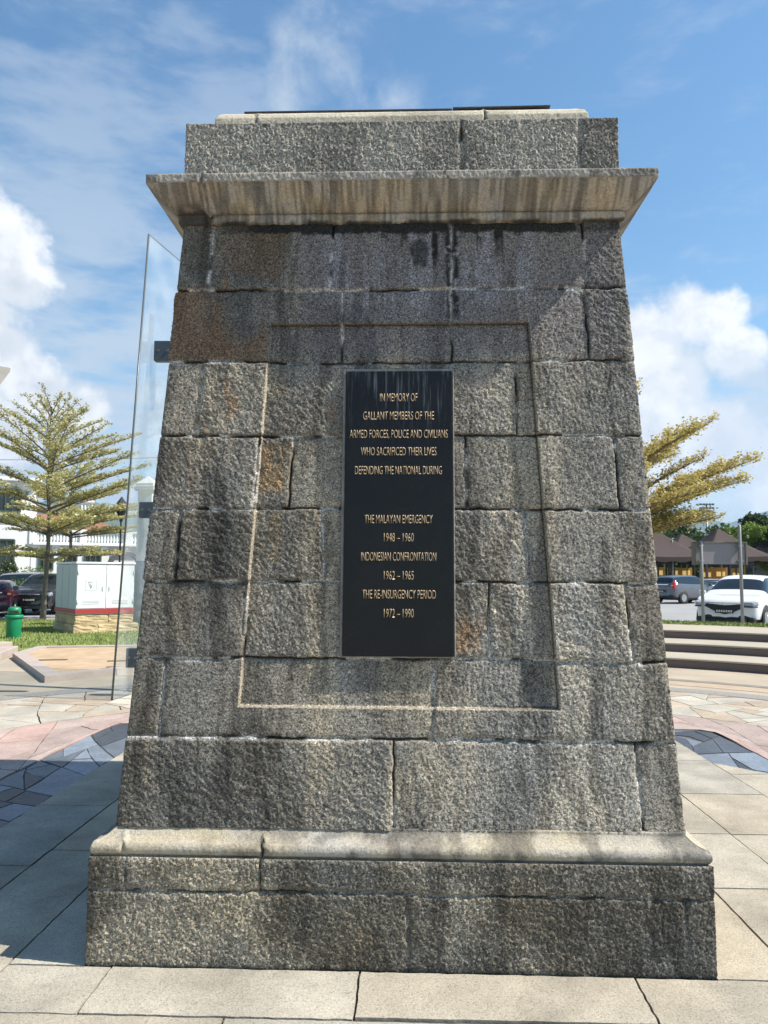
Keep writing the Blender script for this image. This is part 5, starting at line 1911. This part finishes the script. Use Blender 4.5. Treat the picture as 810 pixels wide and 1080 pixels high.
A_, B_, C_, D_ = (-2.4, 0, ze), (5, 0, ze), (3.5, 3, zr + 0.2), (0.6, 3, zr + 0.2)
E_, F_ = (5, 6, ze), (-2.4, 6, ze)
g.quad(A_, B_, C_, D_); g.quad(D_, C_, E_, F_); g.bm.faces.new([g.bm.verts.new(x) for x in (B_, E_, C_)]); g.bm.faces.new([g.bm.verts.new(x) for x in (A_, D_, F_)]); g.quad(A_, F_, E_, B_)
bmesh.ops.remove_doubles(g.bm, verts=g.bm.verts, dist=0.001)
g.build('roof', mat('grey_roof_tile', (0.22, 0.21, 0.20), 0.85, var=0.25, vscale=3, bump=0.03, bscale=9), hs_)
g = MB(); g.box((1.3, 3, ze / 2 - 0.05), (6.6, 5.2, ze - 0.1), 0.02); g.build('wall', m_dwall, hs_)
g = MB(); g.box((-1.0, 0.36, 1.7), (1.6, 0.08, 1.3), 0.01); g.build('window', m_dgreen, hs_)

# floodlight mast
FY = 150.0
fp = at(745, 532, FY)
fm = thing('floodlight_mast', 'tall floodlight mast with two rows of lamps in front of the hills', 'floodlight', (fp[0], FY, 0))
g = MB(); g.lathe([(0.35, 0), (0.16, fp[2])], n=10); g.build('pole', m_gal, fm)
for dz in (0.0, -0.75, -1.4):
    g = MB(); g.box((0, 0, fp[2] + dz), (3.0 if dz > -1 else 2.2, 0.12, 0.12), 0.01); br_ = g.build('crossbar', m_gal, fm)
    for k in range(5):
        g = MB(); g.box(((k - 2) * 0.62 * (1 if dz > -1 else 0.7), -0.2, fp[2] + dz), (0.42, 0.3, 0.36), 0.03); g.build('lamp', m_shade, br_)

# hills
m_hill = mat('forested_hill', (0.055, 0.085, 0.045), 1.0, var=0.4, vscale=0.004)


def hill(name, Y, prof_px, depth, seed):
    """ridge with its crest following (u, v) and slopes falling to both sides"""
    us = np.linspace(prof_px[0][0], prof_px[-1][0], 90)
    vs = np.interp(us, [p[0] for p in prof_px], [p[1] for p in prof_px])
    V = []; nv = 15
    for u, v in zip(us, vs):
        x = (u - 405) / F_PX * Y
        z = max(5.0, CAM_H + (HOR - v) / F_PX * Y)
        for k in range(nv):
            s = k / (nv - 1)
            ridge = 1 - abs(2 * s - 1) ** 1.2
            nz_ = float(fbm(np.array(x * 1.0), np.array(s * depth), depth * 0.25, seed, 4)) - 0.5
            V.append((x * (1 + (s - 0.5) * depth / Y), Y + (s - 0.5) * depth, z * ridge * (1 + 0.55 * nz_ * (1 - ridge)) + (z * 0.05 * nz_ if ridge > 0.9 else 0) - 3))
    idx = np.arange(len(us) * nv).reshape(len(us), nv)
    q_ = np.stack([idx[:-1, :-1], idx[1:, :-1], idx[1:, 1:], idx[:-1, 1:]], -1).reshape(-1, 4)
    me = np_mesh(name, np.array(V), q_, True)
    return tag(link_mesh(name, me, m_hill), kind='structure')


hill('hills', 3900, [(-500, 560), (-300, 540), (-60, 530), (30, 534), (70, 522), (100, 530), (140, 545), (300, 556), (420, 548), (560, 538), (660, 530), (705, 532), (733, 540), (752, 547), (775, 551), (850, 575), (980, 600)], 1700, 71)
hill('hills', 4600, [(420, 590), (640, 575), (745, 557), (775, 548), (800, 539), (850, 527), (930, 520), (1100, 540), (1300, 575)], 1700, 72)

#@@PART3
# ==================================================================================================
#                                  CARS
# ==================================================================================================
def paint(name, col, metal=0.0, rough=0.28):
    return mat(name, col, rough, metal, coat=0.7, spec=0.5, var=0.03, vscale=1.5)


m_cglass = mat('car_glass', (0.012, 0.018, 0.022), 0.06, spec=0.6)
m_tyre = mat('tyre_rubber', (0.018, 0.018, 0.019), 0.85, bump=0.003, bscale=60)
m_rim = mat('alloy_rim', (0.42, 0.42, 0.43), 0.3, 0.8)
m_trim = mat('black_trim', (0.014, 0.014, 0.015), 0.55)
m_chr = mat('chrome', (0.75, 0.75, 0.76), 0.12, 1.0)
m_lamp = mat('headlamp_glass', (0.30, 0.33, 0.36), 0.08, 0.3)
m_tail = mat('tail_lamp', (0.42, 0.012, 0.014), 0.2)
m_tailw = mat('tail_lamp_clear', (0.6, 0.55, 0.55), 0.15)
m_plate = mat('black_plate', (0.012, 0.012, 0.012), 0.5)
m_pl_w = mat('plate_marks', (0.62, 0.58, 0.55), 0.6)

# stations from nose to tail: x, sill z, belt z, crown z, half width low, half width at the roof edge, glass flag
SUV = [(1.0, .40, .60, .62, .62, .55, 0), (.975, .26, .78, .80, .80, .70, 0), (.90, .22, .90, .93, .94, .80, 0), (.74, .20, .965, 1.0, .985, .84, 0), (.52, .19, 1.01, 1.06, 1.0, .84, 0),
       (.47, .19, 1.02, 1.10, 1.0, .83, 1), (.17, .19, 1.03, 1.54, 1.0, .70, 2), (.05, .19, 1.035, 1.585, 1.0, .69, 3), (-.20, .19, 1.045, 1.60, 1.0, .69, 3), (-.50, .19, 1.06, 1.585, 1.0, .685, 3), (-.74, .20, 1.09, 1.545, .99, .67, 3),
       (-.84, .21, 1.10, 1.50, .98, .66, 4), (-.95, .24, 1.08, 1.13, .95, .72, 5), (-.985, .30, .98, 1.0, .92, .74, 0), (-1.0, .42, .75, .77, .86, .70, 0)]
HATCH = [(1.0, .36, .56, .58, .62, .55, 0), (.97, .22, .70, .72, .82, .70, 0), (.88, .19, .80, .83, .95, .80, 0), (.70, .17, .87, .91, .99, .84, 0), (.54, .16, .92, .97, 1.0, .84, 0), (.49, .16, .93, 1.0, 1.0, .82, 1), (.20, .16, .95, 1.37, 1.0, .70, 2),
         (.05, .16, .955, 1.42, 1.0, .68, 3), (-.25, .16, .97, 1.42, 1.0, .68, 3), (-.55, .16, .98, 1.39, .99, .67, 3), (-.78, .18, 1.0, 1.32, .98, .66, 4), (-.95, .22, .95, 1.0, .94, .72, 5), (-.985, .28, .85, .87, .90, .72, 0), (-1.0, .38, .62, .64, .84, .68, 0)]


def car(label, loc, heading, prof, L, Wd_, Hs, pm, front=True, cat='car', name='parked_car', suv=False, grille=None):
    """heading = direction the nose points, degrees from +x"""
    c = thing(name, label, cat, loc, R(heading), 'cars in the car parks')
    bm = bmesh.new(); rows = []
    hl, hw = L / 2, Wd_ / 2
    for (x, zb, zl, zc_, wl, wr, fl) in prof:
        zb, zl, zc_ = zb * Hs, zl * Hs, zc_ * Hs
        w = hw * wl; wt = hw * wr if fl in (1, 2, 3, 4, 5) else w * 0.86
        z_e = zc_ - (0.055 * Hs if fl in (2, 3, 4) else 0.02)
        zm = (zl + z_e) / 2
        half = [(0, zb), (w * 0.80, zb), (w * 0.97, zb + 0.10), (w * 1.0, zb + (zl - zb) * 0.55), (w * 0.985, zl - 0.04), (w * 0.955, zl), ((w * 0.955 + wt) / 2 + 0.012, zm), (wt, z_e), (wt * 0.62, zc_ - 0.008), (0, zc_)]
        pts = half + [(-y, z) for y, z in half[-2:0:-1]]
        bow = 0.10 * (abs(x) > 0.9)
        rows.append([bm.verts.new((x * hl - math.copysign(bow * abs(y / hw) ** 2 * 1.4, x), y, z)) for y, z in pts])
    m_ = len(rows[0])
    for i in range(len(rows) - 1):
        f0, f1 = prof[i][6], prof[i + 1][6]
        for j in range(m_):
            jj = j if j < 9 else m_ - 1 - j     # strip index counted from the floor on either side
            f = bm.faces.new((rows[i][j], rows[i][(j + 1) % m_], rows[i + 1][(j + 1) % m_], rows[i + 1][j]))
            f.smooth = True
            mi = 0
            if jj in (5, 6) and f0 in (2, 3) and f1 in (3, 4): mi = 1
            if jj in (5, 6) and (f0, f1) == (1, 2) : mi = 1 if jj == 5 else 1
            if jj in (7, 8) and (f0, f1) == (1, 2): mi = 2
            if jj in (7, 8) and (f0, f1) == (4, 5): mi = 3
            if jj == 1: mi = 4
            if jj == 0: mi = 4
            f.material_index = mi
    bm.faces.new(rows[0]); bm.faces.new(rows[-1][::-1])
    bmesh.ops.recalc_face_normals(bm, faces=bm.faces)
    me = bpy.data.meshes.new('tmp'); bm.to_mesh(me); bm.free()
    tmp = bpy.data.objects.new('tmp', me); COL.objects.link(tmp)
    md = tmp.modifiers.new('s', 'SUBSURF'); md.levels = 2; md.render_levels = 2
    for k in range(5): me.materials.append(m_trim)
    dg = bpy.context.evaluated_depsgraph_get()
    me2 = bpy.data.meshes.new_from_object(tmp.evaluated_get(dg))
    bpy.data.objects.remove(tmp)
    for mi, (nm, mt) in enumerate((('body', pm), ('side_windows', m_cglass), ('windscreen', m_cglass), ('rear_window', m_cglass), ('sill', m_trim))):
        b = bmesh.new(); b.from_mesh(me2)
        bmesh.ops.delete(b, geom=[f for f in b.faces if f.material_index != mi], context='FACES')
        if not b.faces: b.free(); continue
        for f in b.faces: f.material_index = 0; f.smooth = True
        if mi in (1, 2, 3):                # glass sits a little inside its frame
            bmesh.ops.inset_region(b, faces=b.faces[:], thickness=0.022, depth=0.0)
        mm = bpy.data.meshes.new(nm); b.to_mesh(mm); b.free()
        link_mesh(nm, mm, mt, c)
    # window frames behind the inset glass
    b = bmesh.new(); b.from_mesh(me2)
    bmesh.ops.delete(b, geom=[f for f in b.faces if f.material_index not in (1, 2, 3)], context='FACES')
    for v in b.verts: v.co -= v.normal * 0.006
    for f in b.faces: f.material_index = 0
    mm = bpy.data.meshes.new('window_frame'); b.to_mesh(mm); b.free(); link_mesh('window_frame', mm, m_trim, c)
    wr_ = 0.335 * (1.0 if suv else 0.92)
    for sx in (0.62, -0.63):
        for sy in (-1, 1):
            g = MB(); g.lathe([(wr_ * 0.60, -0.10), (wr_ * 0.97, -0.105), (wr_, -0.07), (wr_, 0.07), (wr_ * 0.97, 0.105), (wr_ * 0.60, 0.10)], (sx * hl, sy * (hw - 0.10), wr_), 24, 'Y'); wh = g.build('wheel', m_tyre, c)
            g = MB()
            yo = sy * (hw - 0.10) + sy * 0.085
            g.lathe([(0.05, 0.0), (wr_ * 0.62, 0.0), (wr_ * 0.64, 0.02 * sy)] if sy > 0 else [(0.05, 0.0), (wr_ * 0.62, 0.0), (wr_ * 0.64, -0.02)], (sx * hl, yo, wr_), 20, 'Y')
            for k in range(5):
                a = k * 2 * math.pi / 5
                g.box((sx * hl + math.cos(a) * wr_ * 0.34, yo + sy * 0.018, wr_ + math.sin(a) * wr_ * 0.34), (wr_ * 0.55, 0.025, 0.055), 0.006, Matrix.Rotation(-a, 3, 'Y'))
            g.build('rim', m_rim, wh)
            g = MB(); g.lathe([(wr_ * 0.9, -0.01), (wr_ * 1.17, -0.012), (wr_ * 1.19, 0.0), (wr_ * 1.17, 0.012), (wr_ * 0.9, 0.01)], (sx * hl, sy * (hw - 0.008), wr_ + 0.015), 24, 'Y'); g.build('wheel_arch', m_trim, c)
    # mirrors, lamps, plates
    zb = 1.0 * Hs
    for sy in (-1, 1):
        g = MB(); g.box((0.40 * hl, sy * (hw + 0.085), zb + 0.05), (0.13, 0.20, 0.14), 0.04); mr = g.build('mirror', pm, c)
        zl_ = prof[2][2] * Hs
        g = MB(); g.box((hl * 0.935, sy * hw * 0.70, zl_ - 0.13), (0.26, 0.42, 0.14), 0.05, Matrix.Rotation(R(-sy * 26), 3, 'Z') @ Matrix.Rotation(R(8), 3, 'Y')); hl_ = g.build('headlight', m_lamp, c)
        g = MB(); g.box((hl * 0.95, sy * hw * 0.70, zl_ - 0.205), (0.22, 0.40, 0.03), 0.01, Matrix.Rotation(R(-sy * 26), 3, 'Z')); g.build('lamp_trim', m_trim, hl_)
        zr_ = prof[-3][2] * Hs
        g = MB(); g.box((-hl * 0.945, sy * hw * 0.86, zr_ - 0.06), (0.22, 0.20, 0.36 if suv else 0.24), 0.05); tl = g.build('tail_light', m_tail, c)
        g = MB(); g.box((-hl * 0.965, sy * hw * 0.83, zr_ - 0.06), (0.20, 0.12, 0.06), 0.015); g.build('reversing_lamp', m_tailw, tl)
    zg = prof[1][2] * Hs
    g = MB()
    # dark grille widening upward, with a lower intake
    n_ = 12
    for k in range(n_):
        y0 = -0.5 + k / n_; y1 = -0.5 + (k + 1) / n_
        for (ya, yb) in ((y0, y1),):
            def gx(y): return hl + 0.012 - 0.10 * (2 * y * 0.62) ** 2 * 1.4 * 1.0
            def zlo(y): return zg - 0.30 + 0.22 * abs(2 * y) ** 1.4
            def zhi(y): return zg - 0.05 + 0.05 * abs(2 * y)
            W2 = Wd_ * 0.60
            g.quad((gx(ya), ya * W2, zlo(ya)), (gx(yb), yb * W2, zlo(yb)), (gx(yb) - 0.02, yb * W2, zhi(yb)), (gx(ya) - 0.02, ya * W2, zhi(ya)))
            g.quad((gx(ya) - 0.10, ya * W2, zlo(ya)), (gx(yb) - 0.10, yb * W2, zlo(yb)), (gx(yb), yb * W2, zlo(yb)), (gx(ya), ya * W2, zlo(ya)))
    gr_ = g.build('grille', m_trim, c)
    g = MB(); g.box((hl - 0.005, 0, zg + 0.005), (0.04, Wd_ * 0.46, 0.045), 0.015); g.build('grille_bar', m_chr, gr_)
    g = MB()
    for sy in (-1, 1): g.box((hl + 0.022, sy * 0.045, zg + 0.0), (0.015, 0.018, 0.085), 0.004, Matrix.Rotation(R(sy * 10), 3, 'X'))
    g.box((hl + 0.022, 0, zg), (0.015, 0.08, 0.016), 0.003)
    g.build('emblem', m_chr, gr_)
    g = MB(); g.box((hl - 0.07, 0, prof[1][1] * Hs + 0.03), (0.16, Wd_ * 0.62, 0.13), 0.03); g.build('lower_intake', m_trim, c)
    for sy in (-1, 1):
        g = MB(); g.box((hl * 0.95, sy * hw * 0.74, prof[1][1] * Hs + 0.07), (0.14, 0.28, 0.15), 0.04, Matrix.Rotation(R(-sy * 28), 3, 'Z')); g.build('fog_lamp', m_trim, c)
    for sx, zz_ in ((1, zg - 0.21), (-1, prof[-2][2] * Hs - 0.30)):
        g = MB(); g.box((sx * (hl + 0.035), 0, zz_), (0.02, 0.50, 0.115), 0.008); pl = g.build('number_plate', m_plate, c)
        g = MB()
        rr = random.Random(int(abs(loc[0]) * 10))
        for k in range(7):
            g.box((sx * (hl + 0.047), -0.19 + k * 0.063, zz_), (0.004, 0.036 + rr.uniform(0, .012), 0.058), 0.002)
        g.build('plate_characters', m_pl_w, pl)
    g = MB(); g.box((-hl * 0.985, 0, prof[-3][2] * Hs - 0.02), (0.05, Wd_ * 0.55, 0.05), 0.012); g.build('tailgate_bar', m_chr, c)
    for sy in (-1, 1):
        for dx in (0.10, -0.30):
            g = MB(); g.box((dx * hl, sy * (hw * 0.998), 0.86 * Hs), (0.19, 0.03, 0.03), 0.01); g.build('door_handle', pm, c)
    return c


m_pw = paint('white_car_paint', (0.72, 0.72, 0.71), 0.0, 0.25)
m_pg = paint('grey_car_paint', (0.115, 0.125, 0.15), 0.45, 0.3)
m_pp = paint('purple_car_paint', (0.085, 0.016, 0.05), 0.3, 0.3)
m_pd = paint('charcoal_car_paint', (0.032, 0.034, 0.042), 0.3, 0.25)
m_ps = paint('silver_car_paint', (0.45, 0.46, 0.47), 0.6, 0.3)


def place(u, Y, z=0.0): return ((u - 405) / F_PX * Y, Y, z)


# white crossover: nose towards us and to the left
hd_w = math.degrees(math.atan2(-math.cos(R(40)), -math.sin(R(40))))
nose = np.array(place(762, 21.2, 0.08)); d_ = np.array([math.cos(R(hd_w)), math.sin(R(hd_w)), 0])
car('white crossover car facing the steps beside the sign posts', tuple(nose - d_ * 2.14), hd_w, SUV, 4.28, 1.79, 1.0, m_pw, suv=True)
car('dark grey estate car showing its tail beside the memorial edge', place(722, 44, 0.08), 90 - 58, SUV, 4.5, 1.84, 1.02, m_pg, suv=True)
car('silver car behind the white crossover, roof just showing', place(752, 50, 0.08), 10, HATCH, 4.3, 1.72, 1.0, m_ps)
car('charcoal car at the right edge behind the white crossover', place(806, 46, 0.08), 200, SUV, 4.5, 1.8, 1.02, m_pd, suv=True)
car('purple hatchback at the left edge beyond the green bin', place(0, 29.5), 108, HATCH, 3.7, 1.66, 0.97, m_pp)
car('black people carrier facing the lawn behind the tree trunk', place(51, 31.5), -82, SUV, 4.3, 1.74, 1.03, m_pd)
car('silver car behind the black people carrier', place(47, 37.5), 12, SUV, 4.4, 1.74, 1.06, m_ps)
car('white car right of the cabinet seen through the glass fin', place(146, 33.0), -75, SUV, 4.3, 1.76, 1.08, m_pw)
car('grey car parked farther off behind the memorial on the left', place(200, 36.0), -80, HATCH, 4.1, 1.7, 1.0, m_pg)

# ------------------------------------------------------------------ haze
hz = bpy.data.materials.new('haze_air'); hz.use_nodes = True
q = NT(hz.node_tree)
vo = q.n('ShaderNodeVolumePrincipled'); o = q.n('ShaderNodeOutputMaterial')
vo.inputs['Color'].default_value = (0.55, 0.74, 1.0, 1)
vo.inputs['Density'].default_value = HAZE
vo.inputs['Anisotropy'].default_value = 0.2
q.l(vo.outputs[0], o.inputs['Volume'])
g = MB(); g.box((0, 1500, 330), (11000, 12000, 662))
hzo = g.build('haze', hz); tag(hzo, kind='stuff')
